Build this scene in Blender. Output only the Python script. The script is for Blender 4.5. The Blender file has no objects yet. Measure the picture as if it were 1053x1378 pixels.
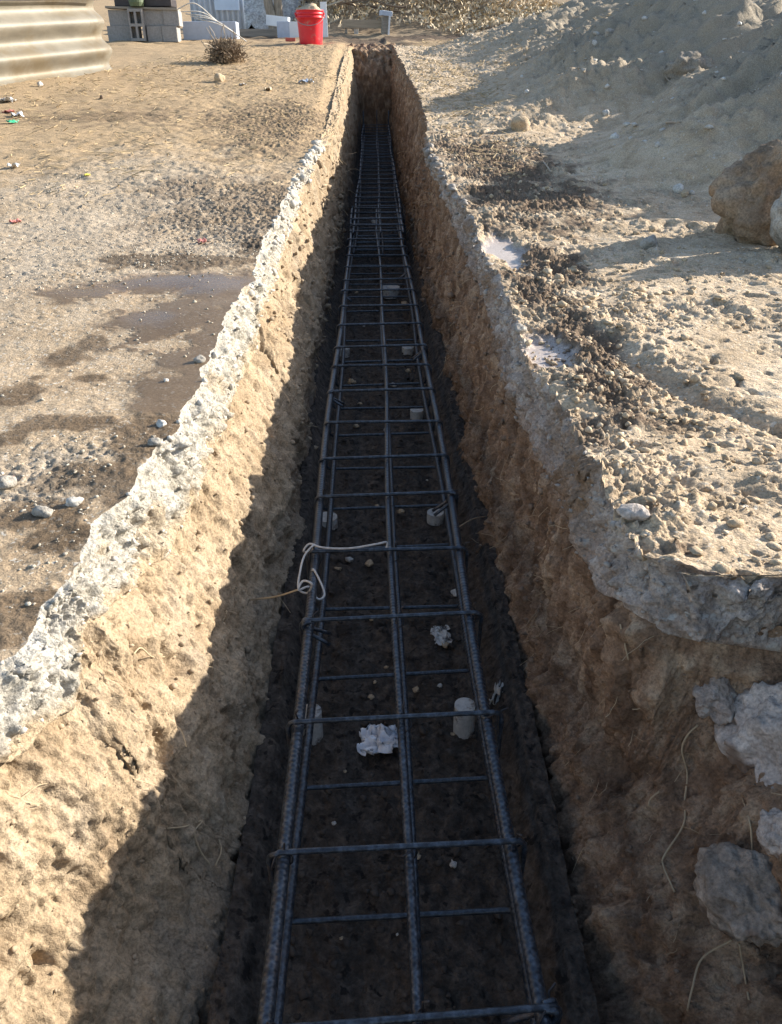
import bpy, math, random
import numpy as np
from mathutils import Vector, Matrix, Euler

random.seed(7)
rng = np.random.default_rng(11)
C = bpy.context.scene.collection
PI = math.pi
R = math.radians

# ------------------------------------------------------------------ noise
_perm = np.random.default_rng(3).permutation(256)
_perm = np.concatenate([_perm, _perm, _perm])
_g = np.random.default_rng(5).normal(size=(256, 3))
_g /= np.linalg.norm(_g, axis=1)[:, None]


def perlin(x, y, z):
    x = np.asarray(x, float); y = np.asarray(y, float) + 0 * x; z = np.asarray(z, float) + 0 * x
    xi = np.floor(x).astype(np.int64); yi = np.floor(y).astype(np.int64); zi = np.floor(z).astype(np.int64)
    xf, yf, zf = x - xi, y - yi, z - zi
    xi &= 255; yi &= 255; zi &= 255
    f = lambda t: t * t * t * (t * (t * 6 - 15) + 10)
    u, v, w = f(xf), f(yf), f(zf)

    def gr(a, b, c):
        h = _perm[_perm[_perm[(xi + a) & 255] + ((yi + b) & 255)] + ((zi + c) & 255)]
        g = _g[h]
        return g[..., 0] * (xf - a) + g[..., 1] * (yf - b) + g[..., 2] * (zf - c)
    l = lambda a, b, t: a + t * (b - a)
    x00 = l(gr(0, 0, 0), gr(1, 0, 0), u); x10 = l(gr(0, 1, 0), gr(1, 1, 0), u)
    x01 = l(gr(0, 0, 1), gr(1, 0, 1), u); x11 = l(gr(0, 1, 1), gr(1, 1, 1), u)
    return l(l(x00, x10, v), l(x01, x11, v), w) * 1.5


def fbm(x, y, z, oct=4, gain=.5, lac=2.03):
    s = 0; a = 1
    for i in range(oct):
        s = s + a * perlin(np.asarray(x) + 17.3 * i, np.asarray(y) - 9.1 * i, np.asarray(z) + 5.7 * i)
        x = np.asarray(x) * lac; y = np.asarray(y) * lac; z = np.asarray(z) * lac; a *= gain
    return s


def billow(x, y, z, oct=2, gain=.5):
    s = 0; a = 1
    for i in range(oct):
        s = s + a * np.abs(perlin(np.asarray(x) + 31.7 * i, np.asarray(y) + 3.3 * i, np.asarray(z) - 7.9 * i))
        x = np.asarray(x) * 2.1; y = np.asarray(y) * 2.1; z = np.asarray(z) * 2.1; a *= gain
    return s


def sstep(a, b, x):
    t = np.clip((np.asarray(x, float) - a) / (b - a), 0, 1)
    return t * t * (3 - 2 * t)


# ------------------------------------------------------------------ camera
F = 1050.0
CAMZ = .951
TH = math.atan(609 / F)
YAW = -math.atan(26.5 * math.cos(TH) / F)
cd = bpy.data.cameras.new('camera'); cam = bpy.data.objects.new('camera', cd); C.objects.link(cam)
cam.location = (0, 0, CAMZ)
cam.rotation_euler = (PI / 2 - TH, 0, YAW)
cd.sensor_fit = 'AUTO'; cd.sensor_width = 36; cd.lens = 36 * F / 1378
cd.clip_start = .02; cd.clip_end = 500
bpy.context.scene.camera = cam
RM = Euler(cam.rotation_euler).to_matrix()


def ray(px, py):
    d = RM @ Vector(((px - 526.5) / F, -(py - 689) / F, -1))
    return d


def at_depth(px, py, zc):
    d = ray(px, py)
    return Vector((0, 0, CAMZ)) + d * zc


def base(y):
    return np.interp(y, [-3, 1.5, 2.5, 4, 5, 6, 7, 10.3, 12, 16, 25, 40, 95],
                     [.45, .455, .49, .6, .67, .74, .82, 1.09, 1.2, 1.45, 2.3, 5.0, 12.0])


def hit(px, py, f=None):
    f = f or (lambda x, y: float(base(y)))
    d = ray(px, py); t = .3; prev = t
    while t < 80:
        p = Vector((0, 0, CAMZ)) + d * t
        if p.z < f(p.x, p.y):
            a, b = prev, t
            for _ in range(30):
                m = (a + b) / 2; p = Vector((0, 0, CAMZ)) + d * m
                if p.z < f(p.x, p.y): b = m
                else: a = m
            return Vector((0, 0, CAMZ)) + d * b
        prev = t; t *= 1.01
    return Vector((0, 0, CAMZ)) + d * 12


def hit_x(px, py, X):
    d = ray(px, py); t = X / d.x
    return Vector((0, 0, CAMZ)) + d * t


def floor_rise(y):
    return np.interp(y, [0, 5.5, 6.2, 7.4, 9.1, 10.4], [0, 0, .02, .075, .165, .2])


def hit_floor(px, py, dz=0.0):
    return hit(px, py, lambda x, y: float(floor_rise(y)) + dz)


# ------------------------------------------------------------------ object helpers
def tag(o, label, cat, group=None):
    o['label'] = label; o['category'] = cat
    if group: o['group'] = group
    return o


def link(name, me, mat=None, parent=None, loc=None):
    o = bpy.data.objects.new(name, me); C.objects.link(o)
    if mat is not None and me is not None and len(me.materials) == 0:
        me.materials.append(mat)
    if parent: o.parent = parent
    if loc is not None: o.location = loc
    return o


def empty(name, loc, rz=0.0):
    o = bpy.data.objects.new(name, None); C.objects.link(o)
    o.location = loc; o.rotation_euler = (0, 0, rz); o.empty_display_size = .05
    return o


def quads_mesh(name, V, Q, attrs=None, smooth=True):
    V = np.asarray(V, np.float32).reshape(-1, 3); Q = np.asarray(Q, np.int32)
    me = bpy.data.meshes.new(name)
    k = Q.shape[1]
    me.vertices.add(len(V)); me.vertices.foreach_set('co', V.ravel())
    me.loops.add(Q.size); me.loops.foreach_set('vertex_index', Q.ravel())
    me.polygons.add(len(Q))
    me.polygons.foreach_set('loop_start', np.arange(0, Q.size, k, dtype=np.int32))
    me.polygons.foreach_set('loop_total', np.full(len(Q), k, np.int32))
    if smooth: me.polygons.foreach_set('use_smooth', np.ones(len(Q), bool))
    if attrs:
        for an, av in attrs.items():
            a = me.attributes.new(an, 'FLOAT', 'POINT'); a.data.foreach_set('value', np.asarray(av, np.float32).ravel())
    me.update(calc_edges=True); me.validate()
    return me


def grid_faces(r, c, flip=False):
    i = np.arange(r - 1)[:, None] * c + np.arange(c - 1)[None, :]
    q = np.stack([i, i + 1, i + c + 1, i + c], -1).reshape(-1, 4)
    return q[:, ::-1] if flip else q


def grid_obj(name, P, mat, attrs=None, flip=False, parent=None):
    r, c = P.shape[:2]
    me = quads_mesh(name, P, grid_faces(r, c, flip), attrs)
    return link(name, me, mat, parent)


def grid_normals(P):
    du = np.gradient(P, axis=0); dv = np.gradient(P, axis=1)
    n = np.cross(du, dv); n /= np.linalg.norm(n, axis=2)[..., None] + 1e-12
    return n


class MB:
    """collects geometry for ONE mesh"""
    def __init__(s): s.v = []; s.f = []

    def add(s, vs, fs):
        o = len(s.v); s.v += [tuple(v) for v in vs]; s.f += [tuple(i + o for i in f) for f in fs]; return s

    def box(s, c, d, rot=None, jit=0.0):
        c = Vector(c); h = Vector(d) / 2; m = rot.to_matrix() if rot else Matrix.Identity(3)
        vs = []
        for x in (-1, 1):
            for y in (-1, 1):
                for z in (-1, 1):
                    p = Vector((x * h.x, y * h.y, z * h.z))
                    if jit: p += Vector([random.uniform(-jit, jit) for _ in range(3)])
                    vs.append(c + m @ p)
        return s.add(vs, [(0, 1, 3, 2), (4, 6, 7, 5), (0, 4, 5, 1), (2, 3, 7, 6), (0, 2, 6, 4), (1, 5, 7, 3)])

    def tube(s, pts, r, n=8, closed=False, cap=True):
        pts = [Vector(p) for p in pts]; L = len(pts)
        rs = r if isinstance(r, (list, tuple)) else [r] * L
        rings = []; up = Vector((0.13, .21, .97))
        for i, p in enumerate(pts):
            if closed: t = pts[(i + 1) % L] - pts[i - 1]
            else: t = pts[min(i + 1, L - 1)] - pts[max(i - 1, 0)]
            t.normalize()
            a = t.cross(up)
            if a.length < .05: a = t.cross(Vector((1, 0, 0)))
            a.normalize(); b = t.cross(a); up = a.cross(t)
            rings.append([p + (a * math.cos(2 * PI * k / n) + b * math.sin(2 * PI * k / n)) * rs[i] for k in range(n)])
        vs = [v for ring in rings for v in ring]; fs = []
        for i in range(L if closed else L - 1):
            j = (i + 1) % L
            for k in range(n):
                k2 = (k + 1) % n
                fs.append((i * n + k, i * n + k2, j * n + k2, j * n + k))
        if cap and not closed:
            fs.append(tuple(range(n - 1, -1, -1))); fs.append(tuple((L - 1) * n + k for k in range(n)))
        return s.add(vs, fs)

    def lathe(s, prof, n=32, c=(0, 0, 0), capb=False, capt=False):
        c = Vector(c); vs = []; fs = []; m = len(prof)
        for (r, z) in prof:
            for k in range(n):
                vs.append(c + Vector((r * math.cos(2 * PI * k / n), r * math.sin(2 * PI * k / n), z)))
        for i in range(m - 1):
            for k in range(n):
                k2 = (k + 1) % n
                fs.append((i * n + k, i * n + k2, (i + 1) * n + k2, (i + 1) * n + k))
        if capb: fs.append(tuple(range(n - 1, -1, -1)))
        if capt: fs.append(tuple((m - 1) * n + k for k in range(n)))
        return s.add(vs, fs)

    def mesh(s, name, smooth=False):
        me = bpy.data.meshes.new(name); me.from_pydata(s.v, [], s.f)
        if smooth: me.polygons.foreach_set('use_smooth', np.ones(len(s.f), bool))
        me.update(); return me

    def build(s, name, mat, parent=None, loc=None, smooth=False, bevel=0.0):
        o = link(name, s.mesh(name, smooth), mat, parent, loc)
        if bevel:
            b = o.modifiers.new('bevel', 'BEVEL'); b.width = bevel; b.segments = 2; b.limit_method = 'ANGLE'
        return o


def smooth_path(pts, n=8):
    """Catmull-Rom through the points"""
    P = [Vector(p) for p in pts]; P = [P[0] * 2 - P[1]] + P + [P[-1] * 2 - P[-2]]; out = []
    for i in range(1, len(P) - 2):
        for k in range(n):
            t = k / n; a, b, c, d = P[i - 1], P[i], P[i + 1], P[i + 2]
            out.append(.5 * ((2 * b) + (c - a) * t + (2 * a - 5 * b + 4 * c - d) * t * t + (3 * b - a - 3 * c + d) * t ** 3))
    out.append(P[-2]); return out


# ------------------------------------------------------------------ materials
def new_mat(name):
    m = bpy.data.materials.new(name); m.use_nodes = True
    nt = m.node_tree; nt.nodes.clear()
    out = nt.nodes.new('ShaderNodeOutputMaterial'); b = nt.nodes.new('ShaderNodeBsdfPrincipled')
    nt.links.new(b.outputs[0], out.inputs[0])
    return m, nt, b


class NT:
    def __init__(s, nt):
        s.nt = nt; tc = nt.nodes.new('ShaderNodeTexCoord'); s.co = tc.outputs['Object']

    def put(s, sock, v):
        if hasattr(v, 'is_linked') or isinstance(v, bpy.types.NodeSocket): s.nt.links.new(v, sock)
        else: sock.default_value = v

    def mapped(s, scale, loc=(0, 0, 0)):
        n = s.nt.nodes.new('ShaderNodeMapping'); s.nt.links.new(s.co, n.inputs[0])
        n.inputs['Scale'].default_value = scale; n.inputs['Location'].default_value = loc
        return n.outputs[0]

    def noise(s, scale, detail=4, rough=.55, co=None, dist=0.0):
        n = s.nt.nodes.new('ShaderNodeTexNoise'); s.nt.links.new(co or s.co, n.inputs['Vector'])
        n.inputs['Scale'].default_value = scale; n.inputs['Detail'].default_value = detail
        n.inputs['Roughness'].default_value = rough; n.inputs['Distortion'].default_value = dist
        return n.outputs[0]

    def voro(s, scale, feature='F1', co=None, out='Distance'):
        n = s.nt.nodes.new('ShaderNodeTexVoronoi'); n.feature = feature; s.nt.links.new(co or s.co, n.inputs['Vector'])
        n.inputs['Scale'].default_value = scale
        return n.outputs[out]

    def wave(s, scale, direction='Y', dist=0.0):
        n = s.nt.nodes.new('ShaderNodeTexWave'); n.bands_direction = direction; s.nt.links.new(s.co, n.inputs['Vector'])
        n.inputs['Scale'].default_value = scale; n.inputs['Distortion'].default_value = dist
        return n.outputs['Fac']

    def ramp(s, fac, stops):
        n = s.nt.nodes.new('ShaderNodeValToRGB'); s.put(n.inputs[0], fac); e = n.color_ramp.elements
        while len(e) < len(stops): e.new(.5)
        for el, (p, c) in zip(e, stops):
            el.position = p; el.color = (*c, 1) if isinstance(c, tuple) else (c, c, c, 1)
        return n.outputs[0]

    def mix(s, fac, a, b, mode='MIX'):
        n = s.nt.nodes.new('ShaderNodeMix'); n.data_type = 'RGBA'; n.blend_type = mode
        s.put(n.inputs[0], fac)
        for k, v in ((6, a), (7, b)):
            if isinstance(v, tuple): v = (*v[:3], 1)
            s.put(n.inputs[k], v)
        return n.outputs[2]

    def math(s, op, a, b=0.0, c=None, clamp=False):
        n = s.nt.nodes.new('ShaderNodeMath'); n.operation = op; n.use_clamp = clamp
        s.put(n.inputs[0], a); s.put(n.inputs[1], b)
        if c is not None: s.put(n.inputs[2], c)
        return n.outputs[0]

    def attr(s, name):
        n = s.nt.nodes.new('ShaderNodeAttribute'); n.attribute_name = name; return n.outputs['Fac']

    def bump(s, h, dist, strength=1.0, prev=None):
        n = s.nt.nodes.new('ShaderNodeBump'); s.put(n.inputs['Height'], h)
        n.inputs['Distance'].default_value = dist; n.inputs['Strength'].default_value = strength
        if prev is not None: s.nt.links.new(prev, n.inputs['Normal'])
        return n.outputs[0]

    def coordz(s, axis=2):
        n = s.nt.nodes.new('ShaderNodeSeparateXYZ'); s.nt.links.new(s.co, n.inputs[0]); return n.outputs[axis]


def earth(name, c1, c2, c3, s1=6, fine=220, bd=.004, stretch=(1, 1, 1), rough=.95, speck=None, masks=()):
    """soil: three tones by noise, grain, bump; masks = (attribute, colour, roughness, keep-grain)"""
    m, nt, b = new_mat(name); n = NT(nt)
    co = n.mapped(stretch)
    a = n.noise(s1, 6, .62, co, .4)
    col = n.ramp(a, [(.32, c1), (.5, c2), (.68, c3)])
    g = n.noise(fine, 5, .7)
    col = n.mix(1.0, col, n.ramp(g, [(.3, .55), (.5, 1.0), (.72, 1.45)]), 'MULTIPLY')
    if speck:
        v = n.noise(speck[0] * .8, 3, .5)
        f = n.ramp(v, [(.60 + .1 * (speck[3] - .6), 0.0), (.66 + .1 * (speck[3] - .6), .85)])
        col = n.mix(f, col, speck[1])
    rg = rough
    for (an, mc, mr) in masks:
        f = n.attr(an)
        if isinstance(mc, float):
            mul = n.mix(f, (1, 1, 1), (mc, mc * .90, mc * .80)); col = n.mix(1.0, col, mul, 'MULTIPLY')
        else:
            mcg = n.mix(1.0, mc, n.ramp(g, [(.3, .55), (.5, 1.0), (.72, 1.5)]), 'MULTIPLY')
            col = n.mix(f, col, mcg)
        if mr is not None:
            mm = nt.nodes.new('ShaderNodeMix'); n.put(mm.inputs[0], f); n.put(mm.inputs[2], rg); n.put(mm.inputs[3], mr)
            rg = mm.outputs[0]
    nt.links.new(col, b.inputs['Base Color']); n.put(b.inputs['Roughness'], rg)
    b.inputs['Specular IOR Level'].default_value = .25
    h = n.math('ADD', n.math('MULTIPLY', g, .5), n.noise(fine * .3, 4, .6))
    if any(an == 'wet' for an, _, _ in masks):
        h = n.math('MULTIPLY', h, n.math('SUBTRACT', 1.0, n.math('MULTIPLY', n.attr('wet'), .85)))
    nt.links.new(n.bump(h, bd), b.inputs['Normal'])
    return m


def plain(name, col, rough=.6, metal=0.0, var=.18, scale=30, bd=0.0, dirt=None, spec=.5, stretch=(1, 1, 1)):
    m, nt, b = new_mat(name); n = NT(nt)
    a = n.noise(scale, 6, .65, n.mapped(stretch))
    lo = tuple(max(0, c * (1 - var)) for c in col); hi = tuple(min(1, c * (1 + var)) for c in col)
    c = n.ramp(a, [(.3, lo), (.7, hi)])
    if dirt:
        d = n.ramp(n.noise(dirt[1], 6, .7), [(dirt[2], 0.0), (dirt[2] + .12, 1.0)])
        c = n.mix(d, c, dirt[0])
    nt.links.new(c, b.inputs['Base Color'])
    b.inputs['Roughness'].default_value = rough; b.inputs['Metallic'].default_value = metal
    b.inputs['Specular IOR Level'].default_value = spec
    if bd: nt.links.new(n.bump(n.noise(scale * 4, 5, .65), bd), b.inputs['Normal'])
    return m


M = {}
M['ground_l'] = earth('dusty_yard_soil', (.285, .207, .13), (.37, .277, .18), (.445, .345, .237), 6, 260, .004,
                      speck=(170, (.56, .51, .43), .30, .62),
                      masks=(('straw', (.37, .265, .155), None), ('grav', (.42, .365, .29), None),
                             ('mulch', (.105, .074, .05), None), ('damp', .34, .75), ('wet', .40, .50), ('film', .88, .13)))
M['ground_r'] = earth('loose_sandy_soil', (.38, .285, .185), (.50, .385, .26), (.59, .475, .34), 10, 240, .006,
                      speck=(130, (.62, .56, .46), .25, .8),
                      masks=(('mulch', (.155, .108, .073), None), ('heap', (.30, .26, .20), None), ('wet', (.40, .34, .30), .35)))
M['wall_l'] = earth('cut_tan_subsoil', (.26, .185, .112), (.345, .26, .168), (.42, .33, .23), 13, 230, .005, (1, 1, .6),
                    masks=(('low', (.135, .112, .092), None), ('foot', (.085, .07, .057), None)))  # 'low' tone: damp soil, darkened further to carry the wall's shade
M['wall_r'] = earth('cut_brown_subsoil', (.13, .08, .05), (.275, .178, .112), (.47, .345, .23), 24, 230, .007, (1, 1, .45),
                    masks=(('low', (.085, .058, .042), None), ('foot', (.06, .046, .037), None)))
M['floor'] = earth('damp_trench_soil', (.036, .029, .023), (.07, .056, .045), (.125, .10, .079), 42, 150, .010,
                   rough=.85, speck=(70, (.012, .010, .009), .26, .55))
M['slab_l'] = earth('crumbled_pale_concrete', (.32, .285, .228), (.425, .39, .33), (.52, .485, .43), 22, 200, .008,
                    speck=(90, (.36, .33, .28), .30, .6), masks=(('soil', (.40, .30, .19), None),))
M['slab_r'] = earth('broken_grey_concrete', (.24, .195, .16), (.38, .32, .275), (.54, .475, .42), 18, 200, .008,
                    speck=(80, (.5, .48, .44), .28, .6), masks=(('soil', (.24, .165, .11), None),))
M['concrete'] = earth('weathered_concrete', (.32, .275, .235), (.46, .405, .36), (.58, .525, .47), 18, 180, .006,
                      speck=(16, (.20, .14, .10), .27, .5))
M['chunk_b'] = earth('dark_grey_concrete', (.17, .14, .112), (.28, .235, .19), (.45, .385, .32), 16, 180, .006, speck=(16, (.18, .125, .09), .27, .5))
M['rock_brown'] = earth('brown_sandstone', (.18, .125, .082), (.27, .20, .138), (.38, .30, .215), 9, 150, .006)
M['rock_grey'] = earth('grey_stone', (.26, .235, .20), (.36, .33, .285), (.46, .43, .38), 12, 150, .005)
M['stone_pale'] = earth('pale_stone', (.42, .39, .34), (.54, .51, .46), (.66, .63, .58), 20, 200, .003)
M['clod'] = earth('dry_clod', (.36, .27, .175), (.47, .365, .245), (.56, .46, .33), 10, 200, .004)
M['gravel'] = earth('yard_gravel', (.27, .23, .18), (.40, .355, .285), (.52, .475, .40), 25, 300, .002)
M['straw'] = plain('dry_straw', (.42, .31, .17), .85, var=.35, scale=3)
M['leaf'] = plain('dead_leaf', (.55, .445, .30), .85, var=.5, scale=8)
M['twig'] = plain('bleached_twig', (.40, .33, .25), .9, var=.3, scale=8)
M['twigdark'] = plain('dark_twig', (.15, .105, .07), .9, var=.35, scale=8)
M['root'] = plain('pale_root', (.42, .32, .20), .9, var=.25, scale=30)


def rebar_mat(name, rib=True):
    m, nt, b = new_mat(name); n = NT(nt)
    sp = n.noise(130, 4, .7)
    c = n.ramp(sp, [(.30, (.014, .016, .020)), (.50, (.040, .049, .062)), (.72, (.10, .122, .15))])
    ru = n.ramp(n.noise(18, 5, .7), [(.58, 0.0), (.72, .7)])
    c = n.mix(ru, c, (.10, .075, .065))
    nt.links.new(c, b.inputs['Base Color'])
    b.inputs['Metallic'].default_value = .4; b.inputs['Roughness'].default_value = .36
    h = n.math('MULTIPLY', n.wave(40, 'Y'), .8) if rib else n.noise(200, 3)
    nt.links.new(n.bump(n.math('ADD', h, n.math('MULTIPLY', sp, .5)), .0009), b.inputs['Normal'])
    return m


M['rebar'] = rebar_mat('blue_grey_rebar')
M['stirrup'] = rebar_mat('plain_steel_rod', False)
M['wire'] = plain('tie_wire_steel', (.06, .055, .055), .6, .6)
M['cord'] = plain('pale_cord', (.50, .47, .43), .85, var=.25, scale=200)
M['spacer'] = plain('mortar_spacer', (.50, .49, .46), .9, var=.25, scale=90, bd=.002, dirt=((.16, .13, .11), 40, .52))
M['plastic'] = plain('crumpled_plastic', (.80, .82, .88), .25, var=.25, scale=60, dirt=((.08, .07, .06), 70, .58))
M['paper'] = plain('dirty_paper', (.62, .59, .54), .9, var=.15, scale=60, dirt=((.05, .04, .035), 45, .5))
M['galv'] = plain('weathered_galvanised_sheet', (.20, .178, .138), .6, .15, var=.28, scale=3.0, dirt=((.17, .135, .085), 2.2, .5), stretch=(.6, 1, 3))
M['bluesheet'] = plain('pale_blue_sheet', (.50, .60, .74), .5, .2, var=.12, scale=4)
M['bluebox'] = plain('blue_grey_block', (.44, .49, .57), .8, var=.1, scale=20)
M['white'] = plain('white_board', (.74, .75, .76), .6, var=.06, scale=9)
M['cmu'] = plain('grey_concrete_block', (.30, .285, .27), .95, var=.2, scale=50, bd=.003)
M['timber'] = plain('weathered_timber', (.34, .27, .19), .85, var=.3, scale=12, stretch=(.3, 4, 4))
M['timber_dark'] = plain('grey_weathered_timber', (.27, .235, .19), .85, var=.3, scale=12, stretch=(.3, 4, 4))
M['bark'] = plain('tree_bark', (.30, .25, .19), .95, var=.4, scale=14, bd=.01, stretch=(3, 3, .6))
M['red'] = plain('red_bucket_plastic', (.70, .018, .03), .42, var=.12, scale=5, dirt=((.50, .16, .13), 9, .58))
M['redbit'] = plain('faded_red_plastic', (.50, .19, .16), .6)
M['green'] = plain('green_plastic', (.05, .42, .22), .5)
M['metal_dark'] = plain('dark_painted_metal', (.06, .05, .05), .5, .4)
M['paint_green'] = plain('dull_green_paint', (.09, .12, .06), .6)
M['grey_tub'] = plain('grey_metal', (.27, .27, .28), .55, .3)
M['gravel_heap'] = earth('pale_gravel', (.34, .325, .30), (.50, .485, .455), (.68, .66, .63), 14, 40, .03)
M['bottle'] = plain('turquoise_plastic', (.35, .58, .56), .3)
M['brickred'] = plain('red_brick', (.45, .12, .09), .9)

# ------------------------------------------------------------------ layout of the cut
TLpx = [(0, 897), (25, 882), (54, 848), (84, 793), (118, 730), (121, 706), (167, 672), (197, 630), (237, 580), (243, 552), (273, 516),
        (285, 478), (300, 436), (319, 402), (338, 375), (353, 322), (374, 284), (384, 262), (398, 237), (418, 205), (430, 186), (440, 165), (452, 115), (460, 85), (467, 60)]
BLpx = [(0, 1027), (30, 1015), (74, 968), (101, 956), (108, 862), (123, 818), (182, 788), (226, 749), (246, 708), (273, 664), (285, 611), (300, 565),
        (338, 523), (348, 478), (349, 432), (370, 402), (376, 364), (395, 299), (405, 262), (420, 225), (440, 180)]
TRpx = [(901, 784), (867, 759), (837, 716), (819, 677), (811, 647), (785, 595), (766, 565), (750, 525), (712, 492), (701, 462), (690, 425),
        (682, 397), (665, 363), (645, 310), (625, 275), (600, 240), (578, 200), (573, 152), (562, 125), (547, 95), (538, 78), (530, 61)]
BRpx = [(841, 819), (802, 793), (785, 737), (729, 673), (707, 608), (682, 535), (673, 479), (656, 415), (632, 360), (610, 300), (590, 245)]


def edge_table(px, near):
    pts = sorted([(h.y, h.x) for h in (hit(*p) for p in px)])
    y = [a for a, _ in near] + [a for a, _ in pts]; x = [b for _, b in near] + [b for _, b in pts]
    o = np.argsort(y); y = np.array(y)[o]; x = np.array(x)[o]
    return y, x


tly, tlx = edge_table(TLpx, [(-3, -.40), (.1, -.36)])
try_, trx = edge_table(TRpx, [(-3, .42), (.54, .42), (.60, .455), (.64, .485), (.684, .50), (.691, .45), (.696, .39)])  # unseen near edge bulges back to the trench, shaped to shade the bars


def bl_table(px, ty, tx, off, near):
    ys, xs, zs = zip(*near); ys, xs, zs = list(ys), list(xs), list(zs)
    for p in px:
        X = float(np.mean(tx[(ty > .7) & (ty < 4)])) + off
        for _ in range(6):
            h = hit_x(p[0], p[1], X)
            X = .5 * X + .5 * (float(np.interp(h.y, ty, tx)) + off)
        zb = float(base(h.y))
        ys.append(h.y); xs.append(X); zs.append(min(max(h.z, zb - .15), zb - .045))
    o = np.argsort(ys); return np.array(ys)[o], np.array(xs)[o], np.array(zs)[o]


bly, blx, blz = bl_table(BLpx, tly, tlx, .022, [(-3, -.38, .36), (.1, -.37, .36)])
bry, brx, brz = bl_table(BRpx, try_, trx, -.006, [(-3, .425, .36), (.50, .425, .36), (.59, .455, .365), (.65, .49, .365), (.672, .485, .37), (.679, .45, .37), (.688, .385, .375), (.705, .33, .375)])

# rows along the trench: spacing grows with distance
Ys = list(np.linspace(-2.2, .28, 40))
while Ys[-1] < 10.28:
    y = Ys[-1]; Ys.append(y + .0027 * (.866 * y + .36))
Ys = np.sort(np.concatenate([np.array(Ys), np.linspace(.655, .70, 170)])); NR = len(Ys)
SLAB_END_L, SLAB_END_R = 4.25, 4.35
x0L = np.interp(Ys, [-3, .3, .8, 1.5, 2.5, 5, 7, 9, 10.3], [-.175, -.165, -.16, -.155, -.19, -.185, -.165, -.14, -.13])
x1L = np.interp(Ys, [-3, .38, .50, .62, 1.0, 2, 5, 10.3], [-.33, -.32, -.295, -.25, -.215, -.205, -.20, -.155])
x0R = np.interp(Ys, [-3, .4, .9, 1.5, 2.0, 4, 7, 10.3], [.205, .21, .222, .232, .228, .218, .205, .20])
x1R = np.interp(Ys, [-3, .2, .4, .5, .58, .66, .75, 1.0, 1.5, 4, 10.3], [.66, .60, .50, .405, .36, .327, .31, .285, .275, .26, .235])
xwR = np.interp(Ys, [-3, .4, .55, .60, .64, .67, .71], [1.0, .95, .75, .60, .48, .39, .34])
x3L = np.interp(Ys, tly, tlx); x3R = np.interp(Ys, try_, trx)
x2L = np.interp(Ys, bly, blx); z2L = np.interp(Ys, bly, blz)
x2R = np.interp(Ys, bry, brx); z2R = np.interp(Ys, bry, brz)
fl = sstep(4.2, 4.6, Ys)
x2L = x2L * (1 - fl) + (x3L + .05) * fl; z2L = z2L * (1 - fl) + (base(Ys) - .05) * fl
x2R = x2R * (1 - fl) + (x3R - .012) * fl; z2R = z2R * (1 - fl) + (base(Ys) - .05) * fl
zF = floor_rise(Ys)
rag = lambda k, f: fbm(Ys * f, k, .5, 4, .6)
x3L = x3L + .012 * rag(1, 9); x2L = x2L + .008 * rag(2, 9); z2L = z2L + .012 * rag(3, 7) * (1 - fl)
wR_ = sstep(.72, .8, Ys)
x3R = x3R + .014 * rag(4, 8) * wR_; x2R = x2R + .012 * rag(5, 8) * wR_; z2R = z2R + .014 * rag(6, 6) * (1 - fl)


# ------------------------------------------------------------------ ground heights
def ell(px, py, rx, ry):
    c = hit(px, py); a = hit(px - rx, py); b = hit(px + rx, py); u = hit(px, py - ry); d = hit(px, py + ry)
    return (c.x, c.y, max(.01, abs(b.x - a.x) / 2), max(.01, abs(u.y - d.y) / 2))


def mask(x, y, ells, nf=14, na=.55, soft=.35, oct=4):
    nz = fbm(x * nf, y * nf, 3.3, oct) * na
    m = 0 * x
    for (cx, cy, rx, ry) in ells:
        d = np.sqrt(((x - cx) / rx) ** 2 + ((y - cy) / ry) ** 2)
        m = np.maximum(m, 1 - sstep(1 - soft, 1 + soft, d + nz))
    return m


WET_L = [ell(*e) for e in [(120, 398, 60, 14), (210, 385, 80, 16), (290, 388, 48, 26), (275, 480, 40, 44), (90, 398, 40, 9), (318, 395, 30, 30), (300, 440, 34, 40), (272, 510, 34, 36), (245, 535, 40, 24), (235, 425, 85, 32), (250, 480, 45, 40),
                           (222, 525, 42, 30), (200, 450, 50, 26)]]
FILM_L = [ell(*e) for e in [(285, 380, 50, 12), (120, 390, 60, 8), (225, 378, 60, 7), (200, 428, 30, 14)]]
DRY_L = [ell(*e) for e in [(178, 405, 46, 11), (215, 468, 34, 7), (150, 455, 30, 12), (160, 480, 30, 9)]]
DAMP_L = [ell(*e) for e in [(85, 482, 30, 14), (20, 530, 34, 18), (125, 463, 20, 9), (48, 507, 14, 5), (230, 560, 50, 26), (120, 640, 60, 20), (190, 600, 60, 22),
                            (60, 690, 70, 20), (170, 655, 60, 26), (215, 575, 45, 30), (90, 720, 60, 18), (80, 570, 70, 12), (30, 830, 40, 40), (120, 508, 20, 6), (10, 590, 25, 10), (320, 395, 30, 40), (250, 352, 110, 12), (350, 330, 30, 14)]]
MULCH_L = [ell(*e) for e in [(312, 275, 80, 34), (350, 300, 45, 26), (375, 165, 55, 28), (330, 160, 60, 14), (130, 155, 100, 8), (255, 255, 50, 14)]]
GRAV_L = [ell(*e) for e in [(120, 290, 190, 80), (250, 330, 120, 30), (60, 350, 100, 30), (60, 640, 90, 40), (120, 610, 90, 18)]]
MULCH_R = [ell(*e) for e in [(680, 225, 66, 30), (735, 265, 70, 26), (690, 270, 50, 30), (735, 400, 42, 40), (790, 480, 60, 45),
                             (825, 520, 55, 30), (800, 580, 40, 24), (735, 350, 40, 26), (860, 700, 26, 10), (915, 745, 22, 8), (640, 200, 50, 18), (760, 440, 40, 40)]]
WET_R = [ell(*e) for e in [(678, 328, 26, 20), (735, 474, 34, 20), (690, 345, 14, 14)]]
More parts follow.
